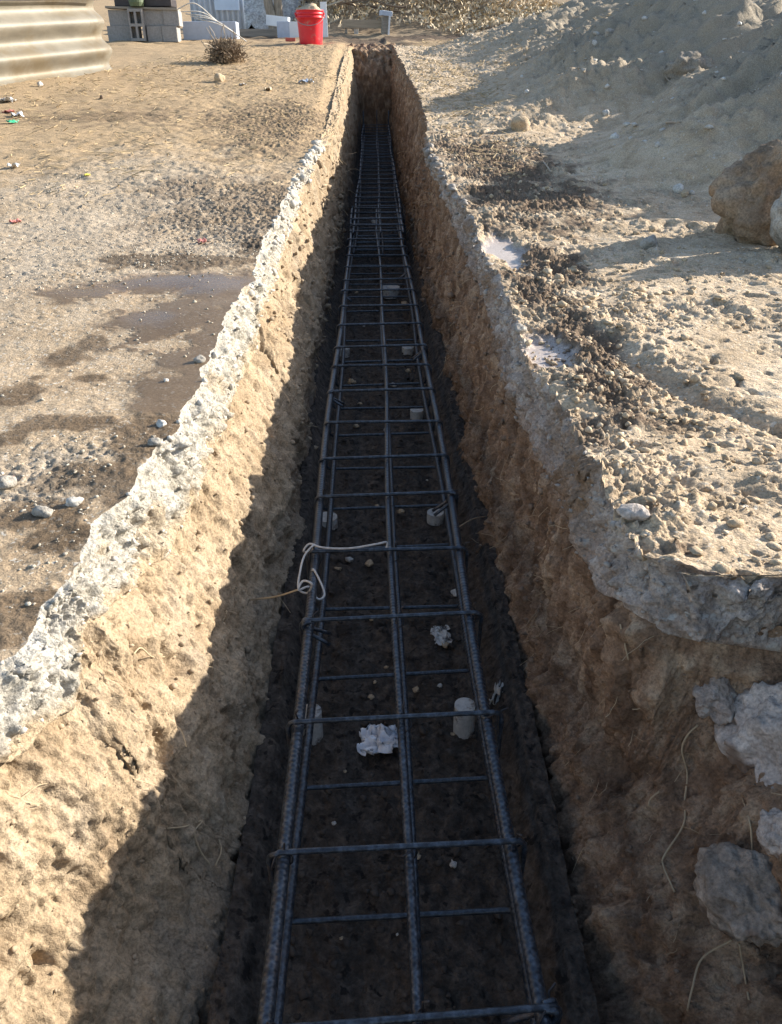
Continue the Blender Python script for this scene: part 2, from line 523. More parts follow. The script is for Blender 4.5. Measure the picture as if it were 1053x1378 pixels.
heap_toe = ([-3, 1.6, 2.1, 3.0, 3.6, 4.4, 5.0, 5.6, 7, 9.5, 12, 30], [4.0, 2.1, 1.42, 1.38, 1.15, 1.25, 1.05, .86, .78, .58, 1.3, 3.5])
CONES = [(2.75, 3.85, 1.74, .56), (2.5, 6.0, 1.72, .55), (3.7, 11.6, 1.75, .5), (5.2, 14, 1.9, .5), (1.62, 3.2, .36, .5), (1.75, 8.9, .8, .34)]


def heap_h(x, y):
    nz = fbm(x * 1.1, y * 1.1, 4.4, 4) * .16
    toe = np.interp(y, *heap_toe) + nz
    h = np.interp(y, [6.4, 7.1, 12, 13.5], [.33, .26, .26, .18]) * np.maximum(x - toe, 0)
    fill = (.30 * (x - 1.0) + .16 + .5 * nz) * np.exp(-((y - 4.95 - .12 * (x - 1.2)) / .30) ** 2)
    h = np.maximum(h, fill)
    h = np.where(h > 1.25, 1.25 + (h - 1.25) * .25, h)
    for (cx, cy, r, s) in CONES:
        d = np.sqrt((x - cx) ** 2 + (y - cy) ** 2) + nz * .9
        c = s * (r - d)
        k = .06
        hh = np.clip(.5 + .5 * (c - h) / k, 0, 1)
        h = np.where(c > -.2, h * (1 - hh) + c * hh + k * hh * (1 - hh), h)
    return np.maximum(h, 0)


def left_z(x, y, full=True):
    b = base(y)
    z = b + .018 * fbm(x * 1.3, y * 1.3, 1.7, 3)
    ed = np.interp(y, tly, tlx)
    z = z - .03 * sstep(.12, 0, ed - x) * sstep(4.0, 4.8, y)          # soil lip slumps where there is no slab
    wet = mask(x, y, WET_L, 20, .5) if full else 0
    if full:
        gr = mask(x, y, GRAV_L, 6, .5, .5)
        z = z + (1 - wet) * (.0022 * fbm(x * 40, y * 40, .2, 3) + (.0010 + .0026 * gr) * fbm(x * 85, y * 85, 4.2, 3, .7))
        z = z + .006 * (1 - wet) * sstep(1.8, 3.2, y) * fbm(x * 9, y * 9, 2.0, 4)
        mu = mask(x, y, MULCH_L, 10, .6)
        z = z + mu * .007 * fbm(x * 55, y * 55, 8.1, 3, .75)
        z = z + .004 * sstep(2.4, 3.4, y) * fbm(x * 24, y * 24, 8.8, 4, .65)
    return z


def right_z(x, y, full=True):
    b = base(y)
    hp = heap_h(x, y)
    z = b + hp + .022 * fbm(x * 1.5, y * 1.5, 7.7, 3)
    if full:
        wet = mask(x, y, WET_R, 20, .4)
        on = sstep(.02, .3, hp)
        mu = mask(x, y, MULCH_R, 9, .6)
        z = z - .018 * wet + .08 * sstep(.66, .60, y) + .03 * sstep(0, .04, x - (.46 + .62 * np.maximum(y - .68, 0))) * sstep(.95, .8, y) * sstep(.60, .66, y)  # unseen rises of the near bank, added to block sun from the bars
        k = (1 - wet) * (1 - .4 * on)
        z = z + k * (.013 * fbm(x * 7, y * 7, 5, 4) + .0052 * fbm(x * 32, y * 32, 1.3, 4, .7) + .0042 * fbm(x * 95, y * 95, 2.9, 3, .75) + .0015 * np.maximum(fbm(x * 60, y * 60, 7, 2), 0)) * (.35 + 1.1 * sstep(-.35, .55, fbm(x * 5 + 2, y * 5, 8, 3)))
        z = z - k * .012 * sstep(.45, .62, fbm(x * 24 + 7, y * 24, 3.9, 3))
        z = z + mu * (1 - wet) * .011 * fbm(x * 60, y * 60, 6.1, 3, .75)
        # a shallow furrow (footprints / barrow track) across the loose soil
        fx = np.interp(y, [.7, 1.05, 1.25, 1.5, 1.8], [.95, .70, .55, .47, .40])
        z = z - .022 * np.exp(-((x - fx) / .035) ** 2) * sstep(.75, .9, y) * (1 - sstep(1.5, 1.7, y))
        # loose ribs running down the spoil face
        z = z + on * .014 * fbm(x * 34, y * 34, 6, 4, .7) + on * (.085 * fbm(x * 1.3 + y * .4, y * 4.2 - x * .6, 9, 5, .6) - .07 * np.abs(fbm(x * .9 + 4, y * 3.4 - x * 1.3, 2, 3)) + .038 * fbm(x * 7, y * 9, 3, 5, .7) + .020 * np.maximum(fbm(x * 22, y * 22, 5, 4), 0))
    return z


# ------------------------------------------------------------------ banks
def bank(side):
    L = side == 'L'
    sg = -1 if L else 1
    x0, x1, x2, z2, x3 = (x0L, x1L, x2L, z2L, x3L) if L else (x0R, x1R, x2R, z2R, x3R)
    nW, nS = 120, 40
    t = np.linspace(0, 1, nW)
    zm = zF + .40 * (z2 - zF)
    if L: zm = np.where(Ys < .62, np.interp(Ys, [.3, .62], [.12, .16]), zm)
    W = np.zeros((NR, nW, 3)); W[..., 1] = Ys[:, None]
    ctrl = .42
    for i in range(NR):
        if L or Ys[i] > .71:
            W[i, :, 0] = np.interp(t, [0, ctrl, 1], [x0[i], x1[i], x2[i] + sg * .004])
            W[i, :, 2] = np.interp(t, [0, ctrl, 1], [zF[i] - .01, zm[i], z2[i] + .006])
        else:
            xw = min(xwR[i], x2[i])
            W[i, :, 0] = np.interp(t, [0, ctrl, .9, 1], [x0[i], x1[i], xw, x2[i] + .004])
            W[i, :, 2] = np.interp(t, [0, ctrl, .9, 1], [zF[i] - .01, zm[i], z2[i] - .02, z2[i] + .004])
    # soften the knee
    for _ in range(14):
        W[:, 1:-1, 0] = .5 * W[:, 1:-1, 0] + .25 * (W[:, 2:, 0] + W[:, :-2, 0])
        W[:, 1:-1, 2] = .5 * W[:, 1:-1, 2] + .25 * (W[:, 2:, 2] + W[:, :-2, 2])
    n = grid_normals(W)
    if n[NR // 2, nW // 2, 0] * sg > 0: n = -n
    x, y, z = W[..., 0], W[..., 1], W[..., 2]
    damp = sstep(0, .08, t)[None, :] * (1 - .5 * sstep(.97, 1, t)[None, :]) * np.ones((NR, 1))
    if not L: damp = damp * (1 - .9 * (sstep(.84, .93, t)[None, :] * (Ys < .70)[:, None]))
    if L:
        d = .022 * fbm(x * 5, y * 5, z * 4, 3) + .010 * fbm(x * 18, y * 18, z * 14, 5, .6) + .0045 * fbm(x * 75, y * 75, z * 60, 3, .7)
        d += .004 * fbm(y * 42 + z * 9, z * 5, 2.5, 3, .6) + .003 * np.abs(fbm(y * 13 + z * 5, z * 2.2, 6.5, 2))
        d -= .016 * sstep(.38, .62, fbm(x * 13 + 3, y * 13, z * 13, 2)) + .004 * sstep(.3, .5, fbm(x * 40, y * 40, z * 40, 2))
    else:
        d = .022 * fbm(x * 6, y * 6, z * 3, 3) + .016 * fbm(x * 18, y * 20, z * 9, 5, .6) + .006 * fbm(x * 70, y * 70, z * 45, 3, .7)
        d += .006 * fbm(y * 46 - z * 6, z * 5, 2.5, 3, .65) + .005 * np.abs(fbm(y * 15 - z * 4, z * 2.2, 6.5, 2))
        d -= .014 * sstep(.3, .5, fbm(x * 14, y * 16, z * 6, 3))
    if L: d += .010 * sstep(4.2, 5, y) * fbm(x * 25, y * 40, z * 6, 3)
    W = W + n * (d * damp)[..., None]
    W[:, -1, 0] = x2 + sg * .05; W[:, -1, 2] = z2 + .03
    W[:, -2, 0] = x2 + sg * .02; W[:, -2, 2] = z2 + .012
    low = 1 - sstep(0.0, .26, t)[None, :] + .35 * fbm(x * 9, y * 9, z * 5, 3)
    if L: low = np.maximum(low, (1 - sstep(.12, .46, t)[None, :] + .5 * fbm(x * 6, y * 6, z * 6, 4)) * sstep(1.0, 1.9, y) * .9)  # farther along, the left wall's shade is painted over the damp lower soil
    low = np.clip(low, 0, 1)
    # slab edge
    s = np.linspace(0, 1, nS)
    S = np.zeros((NR, nS, 3)); S[..., 1] = Ys[:, None]
    S[..., 0] = x2[:, None] + (x3 - x2)[:, None] * s[None, :] ** 1.4
    gz = (left_z if L else right_z)(x3, Ys)
    S[..., 2] = z2[:, None] + (gz - z2)[:, None] * (1 - (1 - s[None, :]) ** 1.3)
    ns = grid_normals(S)
    ns[ns[..., 0] * sg > 0] *= -1
    x, y, z = S[..., 0], S[..., 1], S[..., 2]
    ds = .012 * fbm(x * 12, y * 12, z * 12, 3) + .014 * fbm(x * 34, y * 34, z * 34, 4, .65) + .010 * (billow(x * 60, y * 60, z * 60, 3, .7) - .4) + .004 * fbm(x * 120, y * 120, z * 120, 2)
    if not L: ds = .018 * fbm(x * 8, y * 8, z * 8, 3) + .016 * fbm(x * 26, y * 26, z * 26, 4, .6) + .008 * (billow(x * 50, y * 50, z * 50, 3, .7) - .4) + .003 * fbm(x * 110, y * 110, z * 110, 2)
    env = (sstep(0, .18, s) * (1 - sstep(.8, 1, s)))[None, :]
    S = S + ns * (ds * env)[..., None]
    S[:, 0, 0] += sg * .035                                        # underside tucks in behind the face
    soil = np.clip(sstep(4.0, 4.5, y) + (sstep(.35, .6, fbm(x * 8, y * 8, z * 8, 3)) * .8 if not L else np.maximum(.55 * sstep(.3, .6, fbm(x * 9, y * 9, z * 9, 4)), .9 * (1 - sstep(.0, .32, s[None, :] + .22 * fbm(x * 22, y * 22, z * 22, 3))))), 0, 1)
    if not L: soil = np.clip(soil + .85 * np.exp(-((y - 1.04) / .13) ** 2) + .4 * sstep(.5, .0, s)[None, :] * sstep(.8, 1.4, y), 0, 1)
    # ground
    off = [0.0]; st = .0032
    while off[-1] < 28: off.append(off[-1] + st); st = min(st * (1.007 if off[-1] < .9 else 1.03), 1.6)
    off = np.array(off); nG = len(off)
    G = np.zeros((NR, nG, 3)); G[..., 1] = Ys[:, None]
    G[..., 0] = x3[:, None] + sg * off[None, :]
    x, y = G[..., 0], G[..., 1]
    G[..., 2] = (left_z if L else right_z)(x, y)
    G[:, 0] = S[:, -1]
    nm = 'left' if L else 'right'
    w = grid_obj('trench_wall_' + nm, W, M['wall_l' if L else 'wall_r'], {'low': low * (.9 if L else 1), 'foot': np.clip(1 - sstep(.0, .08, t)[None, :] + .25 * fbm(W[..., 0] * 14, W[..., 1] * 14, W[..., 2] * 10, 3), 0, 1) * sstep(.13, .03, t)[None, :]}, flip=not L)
    w['kind'] = 'structure'
    so = grid_obj('slab_edge_' + nm, S, M['slab_l' if L else 'slab_r'], {'soil': soil}, flip=not L); so['kind'] = 'structure'
    if L:
        wet = mask(x, y, WET_L, 16, .55, .34) * (1 - .9 * mask(x, y, DRY_L, 30, 1.0, .3))
        at = {'wet': wet, 'damp': np.clip(mask(x, y, DAMP_L, 16, .6, .25) * .9, 0, 1) * (1 - wet),
              'mulch': mask(x, y, MULCH_L, 12, 1.2, .7) * .55, 'grav': mask(x, y, GRAV_L, 8, .9, .9) * .42,
              'film': mask(x, y, FILM_L, 14, .6, .6),
              'straw': sstep(2.6, 4.2, y + .6 * fbm(x * 2, y * 2, 0, 3))}
    else:
        hp = heap_h(x, y)
        at = {'wet': mask(x, y, WET_R, 20, .5, .2), 'mulch': mask(x, y, MULCH_R, 12, 1.1, .5) * .9, 'heap': sstep(.02, .35, hp) * .8}
    g = grid_obj('ground_' + nm, G, M['ground_l' if L else 'ground_r'], at, flip=not L); g['kind'] = 'structure'
    return W, S, G


WL, SL, GL = bank('L')
WR, SR, GR = bank('R')

# trench floor
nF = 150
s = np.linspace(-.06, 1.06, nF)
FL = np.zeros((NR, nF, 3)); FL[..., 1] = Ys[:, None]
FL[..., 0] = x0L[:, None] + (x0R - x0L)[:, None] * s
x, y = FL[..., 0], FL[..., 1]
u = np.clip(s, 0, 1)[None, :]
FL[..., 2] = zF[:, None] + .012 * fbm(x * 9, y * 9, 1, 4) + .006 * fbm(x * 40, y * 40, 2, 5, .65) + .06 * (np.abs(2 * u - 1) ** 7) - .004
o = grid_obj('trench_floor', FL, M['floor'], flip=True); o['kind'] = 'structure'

# end wall of the trench
YE = 10.22
nx, nz_ = 60, 120
E = np.zeros((nz_, nx, 3))
xs = np.linspace(-.30, .42, nx); q = np.linspace(0, 1, nz_)
E[..., 0] = xs[None, :]; E[..., 2] = np.interp(q, [0, .82, 1], [.10, 1.04, 1.10])[:, None]
E[..., 1] = YE + np.interp(q, [0, .60, .82, 1], [-.03, -.01, .15, .42])[:, None]
x, z = E[..., 0], E[..., 2]
env = sstep(.5, .8, q)[:, None]
E[..., 1] += .02 * fbm(x * 9, 3, z * 6, 4) + env * .05 * fbm(x * 16, E[..., 1] * 8, z * 9, 4)
E[..., 2] += env * .03 * fbm(x * 15, E[..., 1] * 15, 4, 4)
o = grid_obj('trench_wall_end', E, M['wall_r'], {'low': .2 * np.ones((nz_, nx))}); o['kind'] = 'structure'

# far ground, out to the horizon
fy = [10.22]; st = .02
while fy[-1] < 95: fy.append(fy[-1] + st); st *= 1.022
fy = np.array(fy)
half = [0.0]; st = .02
while half[-1] < 60: half.append(half[-1] + st); st = min(st * 1.02, 2.5)
half = np.array(half); fx = np.concatenate([-half[::-1], half[1:]])
FX, FY = np.meshgrid(fx, fy)
FZ = np.where(FX > .15, right_z(FX, FY, False), left_z(FX, FY, False))
FZ += .02 * fbm(FX * 6, FY * 6, 3, 4)
FY = FY + .36 * sstep(-.30, -.12, FX) * (1 - sstep(.25, .42, FX)) * np.exp(-(FY - 10.22) / .5)
FG = np.stack([FX, FY, FZ], -1)
FG[0, :, 2] -= .02
o = grid_obj('ground_far', FG, M['ground_l'], {'straw': np.ones_like(FX), 'wet': 0 * FX, 'film': 0 * FX, 'damp': 0 * FX, 'mulch': mask(FX, FY, [(.4, 12.5, 2.0, 1.6)], 3, .6), 'grav': 0 * FX})
o['kind'] = 'structure'


def gz(x, y, full=True):
    x = np.array([x], float); y = np.array([y], float)
    return float((left_z if x[0] < 0 else right_z)(x, y, full)[0])


def on_ground(px, py):
    return hit(px, py, lambda x, y: gz(x, y, False))


# ------------------------------------------------------------------ rocks and scatter
import bmesh
_ico = {}


def ico(sub):
    if sub not in _ico:
        bm = bmesh.new(); bmesh.ops.create_icosphere(bm, subdivisions=sub, radius=1)
        v = np.array([p.co[:] for p in bm.verts]); f = np.array([[q.index for q in p.verts] for p in bm.faces]); bm.free()
        _ico[sub] = (v, f)
    return _ico[sub]


def rock_verts(size, seed, sub=4, rough=.25, facets=7):
    v, f = ico(sub); r = np.random.default_rng(seed); v = v.copy()
    rad = np.ones(len(v))
    for k in range(facets):                                       # chip flat faces off the blob
        n = r.normal(size=3); n /= np.linalg.norm(n); c = r.uniform(.62, .9)
        d = v @ n; rad = np.where(d > c, np.minimum(rad, c / np.maximum(d, 1e-3)), rad)
    s0 = seed * 3.17
    rad = rad * (1 + rough * .6 * fbm(v[:, 0] * 1.3 + s0, v[:, 1] * 1.3, v[:, 2] * 1.3, 3) + rough * .25 * fbm(v[:, 0] * 5 + s0, v[:, 1] * 5, v[:, 2] * 5, 4))
    return v * rad[:, None] * np.array(size)[None, :], f


def rock(name, loc, size, seed, mat, rough=.3, rz=0.0, tilt=0.0, sub=4, facets=7):
    v, f = rock_verts(size, seed, sub, rough, facets)
    o = link(name, quads_mesh(name, v, f), mat)
    o.location = loc; o.rotation_euler = (tilt, tilt * .6, rz); return o


def scatter(name, n, pos, size, mat, sub=1, flat=.65):
    """uncountable loose bits as one mesh"""
    v0, f0 = ico(sub); V = []; Fc = []; k = 0
    for i in range(n):
        p = pos()
        if p is None: continue
        x, y, z = p; s = size(x, y)
        v = v0 * (1 + rng.uniform(-.45, .35, (len(v0), 1))) * s * rng.uniform(.5, 1.4, 3)[None, :]
        v[:, 2] *= flat
        a = rng.uniform(0, 6.28); ca, sa = math.cos(a), math.sin(a)
        v = np.stack([v[:, 0] * ca - v[:, 1] * sa, v[:, 0] * sa + v[:, 1] * ca, v[:, 2]], 1)
        V.append(v + np.array([x, y, z + s * .2])); Fc.append(f0 + k); k += len(v0)
    o = link(name, quads_mesh(name, np.concatenate(V), np.concatenate(Fc), smooth=False), mat)
    o['kind'] = 'stuff'; return o


def many_positions(n, ells_or_box, zf, spread=1.0):
    xs, ys = [], []
    for (cx, cy, rx, ry, k) in ells_or_box:
        a = rng.uniform(0, 6.28, k); r = np.sqrt(rng.uniform(0, 1, k)) * spread
        xs.append(cx + rx * r * np.cos(a)); ys.append(cy + ry * r * np.sin(a))
    x = np.concatenate(xs); y = np.concatenate(ys)
    return x, y


def scatter_on(name, spots, smin, smax, mat, left=True, sub=1, flat=.65, expo=2.0):
    x, y = many_positions(0, spots, None)
    ed = np.interp(y, tly, tlx) if left else np.interp(y, try_, trx)
    ok = (x < ed - .008) if left else (x > ed + .01)
    x, y = x[ok], y[ok]; z = (left_z if left else right_z)(x, y)
    it = iter(range(len(x)))

    def pos():
        i = next(it); return x[i], y[i], z[i]
    return scatter(name, len(x), pos, lambda a, b: smin + (smax - smin) * rng.uniform() ** expo, mat, sub, flat)


E_ = lambda px, py, rx, ry, k: (*ell(px, py, rx, ry), k)
scatter_on('gravel', [E_(120, 290, 210, 85, 4200), E_(260, 320, 120, 40, 1000), E_(60, 650, 90, 40, 110), E_(120, 605, 110, 22, 90), E_(170, 680, 60, 30, 40), E_(150, 420, 180, 90, 420),
                      E_(60, 760, 70, 60, 60)], .0010, .0042, M['gravel'], expo=3.2)
scatter_on('soil_clods', [E_(700, 240, 120, 60, 1200), E_(780, 440, 130, 110, 1500), E_(900, 620, 180, 150, 900), E_(900, 380, 180, 60, 700), E_(650, 120, 90, 50, 900)],
           .0012, .0085, M['clod'], False, flat=.8, expo=4.5)
scatter_on('soil_lumps', [E_(880, 560, 190, 190, 150), E_(800, 330, 130, 60, 120), E_(900, 400, 170, 60, 110)], .002, .013, M['clod'], False, flat=.6, expo=3.5)
scatter_on('damp_clods', [E_(690, 240, 60, 40, 400), E_(740, 400, 40, 45, 200), E_(795, 500, 50, 50, 220)], .0012, .005,
           plain('damp_clod', (.17, .125, .088), .9, var=.4), False, flat=.8)
scatter_on('damp_crumbs', [E_(320, 280, 90, 40, 450), E_(370, 165, 70, 30, 250)], .0010, .0036, plain('damp_crumb', (.20, .15, .105), .9, var=.4), True)
scatter_on('heap_stones', [E_(860, 120, 200, 90, 420), E_(760, 60, 150, 60, 260), (2.2, 4.0, 1.2, 2.5, 420)], .003, .022, M['stone_pale'], False, expo=3.5)


def straw_bits(name, spots, n_len, mat, left=True, wid=.0012):
    x, y = many_positions(0, spots, None)
    ed = np.interp(y, tly, tlx) if left else np.interp(y, try_, trx)
    ok = (x < ed) if left else (x > ed)
    x, y = x[ok], y[ok]; z = (left_z if left else right_z)(x, y)
    V, Q = [], []
    for i in range(len(x)):
        a = rng.uniform(0, 6.28); l = rng.uniform(*n_len); w = wid * rng.uniform(.7, 1.8) * (1 + y[i] * .12)
        d = np.array([math.cos(a), math.sin(a), rng.uniform(-.1, .35)]) * l / 2; p = np.array([-math.sin(a), math.cos(a), 0]) * w
        c = np.array([x[i], y[i], z[i] + .004 + abs(d[2])]); k = len(V); up = np.array([0, 0, w])
        for e in (-1, 1):
            V += [c + e * d + p, c + e * d - p, c + e * d + up]
        Q += [(k, k + 3, k + 4, k + 1), (k + 1, k + 4, k + 5, k + 2), (k + 2, k + 5, k + 3, k)]
    o = link(name, quads_mesh(name, V, Q, smooth=False), mat); o['kind'] = 'stuff'; return o


straw_bits('dry_straw', [E_(250, 130, 230, 70, 900), E_(120, 120, 140, 40, 350), E_(330, 90, 140, 30, 500), E_(100, 220, 130, 50, 100)], (.015, .06), M['straw'])
straw_bits('dry_grass', [E_(610, 130, 60, 60, 900), E_(620, 80, 70, 30, 500), (2.2, 7.2, 1.2, 1.6, 800)], (.02, .06), M['straw'], False)

def on_grid(P, n, y0, y1, c0, c1, pw=1.6):
    rows = np.where((Ys > y0) & (Ys < y1))[0]
    ry = y0 + (y1 - y0) * rng.uniform(0, 1, n) ** pw
    ri = np.searchsorted(Ys, ry).clip(rows[0], rows[-1]); ci = (P.shape[1] * rng.uniform(c0, c1, n)).astype(int).clip(0, P.shape[1] - 1)
    return P[ri, ci]


def grit(name, P, n, y0, y1, c0, c1, smin, smax, mat):
    pts = on_grid(P, n, y0, y1, c0, c1); it = iter(pts)

    def pos():
        p = next(it); return p[0], p[1], p[2]
    return scatter(name, n, pos, lambda a, b: (smin + (smax - smin) * rng.uniform() ** 4) * (.18 + .62 * b), mat, 1, .8)


def fibres(name, P, n, y0, y1, c0, c1, mat, sg):
    pts = on_grid(P, n, y0, y1, c0, c1); mb = MB()
    for p in pts:
        L = random.uniform(.012, .06) * (.7 + .3 * p[1]); d = Vector((sg * .3, random.uniform(-.7, .7), random.uniform(-1, .1))).normalized()
        q = [Vector(p)]
        for k in range(4):
            d = (d + Vector((random.uniform(-.2, .2) + sg * .05, random.uniform(-.45, .45), random.uniform(-.45, .3)))).normalized(); q.append(q[-1] + d * L / 4)
        mb.tube(q, (.0003 + .0002 * p[1]), 3, cap=False)
    o = mb.build(name, mat); o['kind'] = 'stuff'; return o


grit('wall_crumbs', WL, 2600, .3, 5, .05, .97, .0010, .0075, plain('tan_crumb', (.33, .25, .165), .95, var=.35, scale=30))
grit('wall_crumbs', WR, 2600, .4, 5, .05, .97, .0010, .0075, plain('brown_crumb', (.22, .155, .105), .95, var=.45, scale=30))
grit('slab_crumbs', SL, 1500, .3, 4.2, .0, .99, .0012, .008, plain('concrete_crumb', (.48, .445, .385), .95, var=.25, scale=30))
grit('slab_crumbs', SR, 1300, .6, 4.2, .0, .99, .0012, .008, plain('grey_crumb', (.28, .25, .22), .95, var=.35, scale=30))
fibres('root_fibres', WR, 170, .5, 6, .15, .97, M['root'], -1)
fibres('root_fibres', WL, 90, .4, 6, .15, .97, M['root'], 1)

# ------------------------------------------------------------------ reinforcement cages
CAGE_W, CAGE_H = .288, .128
ZB = .062


def bar_path(X, z, y0, y1, bend=0.0, n=60, seed=0, drift=0.0):
    pts = []
    for i in range(n + 1):
        y = y0 + (y1 - y0) * i / n
        k = (y - y0) / max(1e-6, (y1 - y0))
        wob = .0045 * math.sin(y * 1.9 + seed) + .0028 * math.sin(y * 4.3 + seed * 2)
        pts.append(Vector((X + wob + drift * k, y, z + float(floor_rise(y)) + .002 * math.sin(y * 2.7 + seed * 1.3))))
    if bend:
        p = pts[-1]
        for a in range(1, 6):
            t = a / 5 * PI / 2
            pts.append(p + Vector((0, .035 * math.sin(t), .035 * (1 - math.cos(t)))))
        q = pts[-1]; pts.append(q + Vector((0, 0, bend)))
    return pts


def stirrup_mesh(name, w, h, r=.0042, hook=1, seed=0, ln=.055):
    rr = random.Random(seed); c = .012; pts = []; nar = .985
    for (cx, cz, a0) in ((w / 2 - c, h / 2 - c, 0), (-w / 2 + c, h / 2 - c, 90), (-w / 2 + c, -h / 2 + c, 180), (w / 2 - c, -h / 2 + c, 270)):
        for k in range(5):
            a = R(a0 + 22.5 * k); pts.append(Vector(((cx + c * math.cos(a)) * (1 if cz > 0 else nar), rr.uniform(-.0012, .0012), cz + c * math.sin(a))))
    mb = MB(); mb.tube(pts, r, 8, closed=True)
    for dy in ((-.006, .006) if ln else ()):                                       # the two hooked ends turn in across the corner
        x0 = hook * (w / 2 - .004)
        p = [Vector((x0 - hook * .012, dy * .4, h / 2 - .001)), Vector((x0 - hook * .001, dy * .8, h / 2 - .002)), Vector((x0 - hook * .004, dy, h / 2 - .016)),
             Vector((x0 - hook * (.012 + ln * .7), dy * 2.2, h / 2 - .022 - ln * .75 * rr.uniform(.6, 1)))]
        mb.tube(smooth_path(p, 5), r * .95, 7)
    return mb.mesh(name, True)


def cage(label, xc, y0, y1, ys, group, seed, bend=0.0, drift=0.0, dz=0.0):
    root = tag(empty('rebar_cage', (xc, y0, 0)), label, 'rebar cage', group)
    hw = CAGE_W / 2 - .013
    for j, zz in enumerate((CAGE_H - .013, .013)):
        for i, (bx, rad) in enumerate(((-hw, .0080), (.010, .0056), (hw, .0080))):
            z = ZB + zz + dz
            if j == 1 and i != 1: bx += .004
            if j == 1 and i == 1: bx += .006
            rad_ = rad if j == 0 else rad * .82
            pts = bar_path(bx, z, 0, y1 - y0, 0, 70, seed + i + 3 * j, drift)
            for p in pts: p.z += float(floor_rise(p.y + y0)) - float(floor_rise(p.y))
            if bend:
                p = pts[-1]
                for a in range(1, 6):
                    t = a / 5 * PI / 2
                    pts.append(p + Vector((0, .03 * math.sin(t), .03 * (1 - math.cos(t)))))
                pts.append(pts[-1] + Vector((0, 0, bend if j == 0 else bend * .8)))
            MB().tube(pts, rad_, 10).build('longitudinal_bar', M['rebar'], root, smooth=True)
    ms = [stirrup_mesh('stirrup', CAGE_W, CAGE_H, .0035, hk, sd, ln) for sd, hk, ln in ((1, 1, 0), (2, -1, .04), (3, 1, 0), (4, 1, .045), (5, 1, 0))]
    rr = random.Random(seed + 5)
    tie = MB()
    tie.tube([Vector((.013 * math.cos(a), .004 * math.sin(2 * a), .013 * math.sin(a))) for a in np.linspace(0, 2 * PI, 14)[:-1]], .0011, 5, closed=True)
    tie.tube([Vector((.010, 0, .008)), Vector((.016, .004, .014)), Vector((.019, -.002, .022))], .0012, 5)
    tm = tie.mesh('tie_wire', True)
    for k, y in enumerate(ys):
        s = link('stirrup', ms[k % 5], M['stirrup'], root)
        zz = ZB + CAGE_H / 2 + float(floor_rise(y)) + dz
        s.location = (drift * (y - y0) / (y1 - y0) + rr.uniform(-.002, .002), y - y0, zz)
        s.rotation_euler = (R(rr.uniform(-7, 4)), R(rr.uniform(-.8, .8)), R(2.6 + rr.uniform(-1.3, 1.3)))
        if k < 9:
            for bx in (-hw, .010, hw):
                t = link('tie_wire', tm, M['wire'], root)
                t.location = (s.location.x + bx, s.location.y + bx * .045, ZB + CAGE_H - .013 + float(floor_rise(y)) + dz)
                t.rotation_euler = (R(rr.uniform(-30, 30)), R(rr.uniform(-40, 40)), R(rr.uniform(20, 70)))
    return root


CX = .024
top_rows = [1370, 1140, 965, 828, 740, 665, 615, 567, 525, 492, 465, 436, 411]
ysA = [-.24, -.04, .16] + [hit(CX / 1, p, None).y if False else float(hit_floor(526, p, ZB + CAGE_H).y) for p in top_rows]
while ysA[-1] < 4.75: ysA.append(ysA[-1] + .2 + random.uniform(-.03, .03))
cage('near blue-grey rebar cage on the trench floor with a pale cord tied to it', CX, -.3, 4.95, ysA, 'rebar cages', 1, drift=-.012)
ysB = [4.3]
while ysB[-1] < 9.0: ysB.append(ysB[-1] + .19 + random.uniform(-.025, .025))
cage('far dark rebar cage lapped onto the near one, its ends bent up', .028, 4.15, 9.1, ysB, 'rebar cages', 9, bend=.11, drift=.012, dz=.010)

# cord tied round the left bar and over to the middle bar
zt = ZB + CAGE_H


def cage_pt(px, py, dz=0.0):
    return hit_floor(px, py, zt + dz)


pA = cage_pt(415, 737, .006)
cordpts = [cage_pt(519, 742, -.004), cage_pt(521, 730, .010), cage_pt(508, 732, .012), cage_pt(470, 738, .006), cage_pt(435, 737, .010), cage_pt(417, 732, .013), cage_pt(409, 742, .002),
           cage_pt(420, 741, -.012), cage_pt(423, 733, .012), cage_pt(410, 748, .006), cage_pt(404, 770, .000), cage_pt(402, 792, -.010), cage_pt(414, 798, -.016), cage_pt(420, 786, .010), cage_pt(408, 782, .012), cage_pt(402, 794, .004),
           cage_pt(416, 790, -.01), cage_pt(428, 806, -.02), cage_pt(437, 800, -.02), cage_pt(430, 780, -.01), cage_pt(421, 766, -.005), cage_pt(424, 790, -.03), cage_pt(418, 825, -.06)]
tag(MB().tube(smooth_path(cordpts, 8), .0019, 7).build('cord', M['cord'], smooth=True),
    'pale cord looped and knotted round the left and middle bars of the near rebar cage', 'cord')
e1 = cage_pt(403, 793, .004); e2 = hit_x(322, 808, -.245)
tag(MB().tube(smooth_path([e1, e1.lerp(e2, .35) + Vector((0, 0, -.006)), e1.lerp(e2, .7) + Vector((0, 0, -.004)), e2, e2 + Vector((-.03, 0, -.008))], 6), .0017, 6).build('wire_strand', M['root'], smooth=True),
    'thin straw-coloured strand running from the cord into the shaded left trench wall', 'strand')


# mortar spacers standing under the lower bars
def spacer(px, py, label, r=.014, h=.055, lie=0.0):
    p = hit_floor(px, py)
    mb = MB().lathe([(0, 0), (r, 0), (r * 1.02, h * .5), (r, h), (0, h + .0005)], 24)
    o = mb.build('mortar_spacer', M['spacer'], loc=(p.x, p.y, p.z - .004), smooth=False)
    o.rotation_euler = (lie, lie * .5, .3); return tag(o, label, 'spacer', 'mortar spacers on the trench floor')


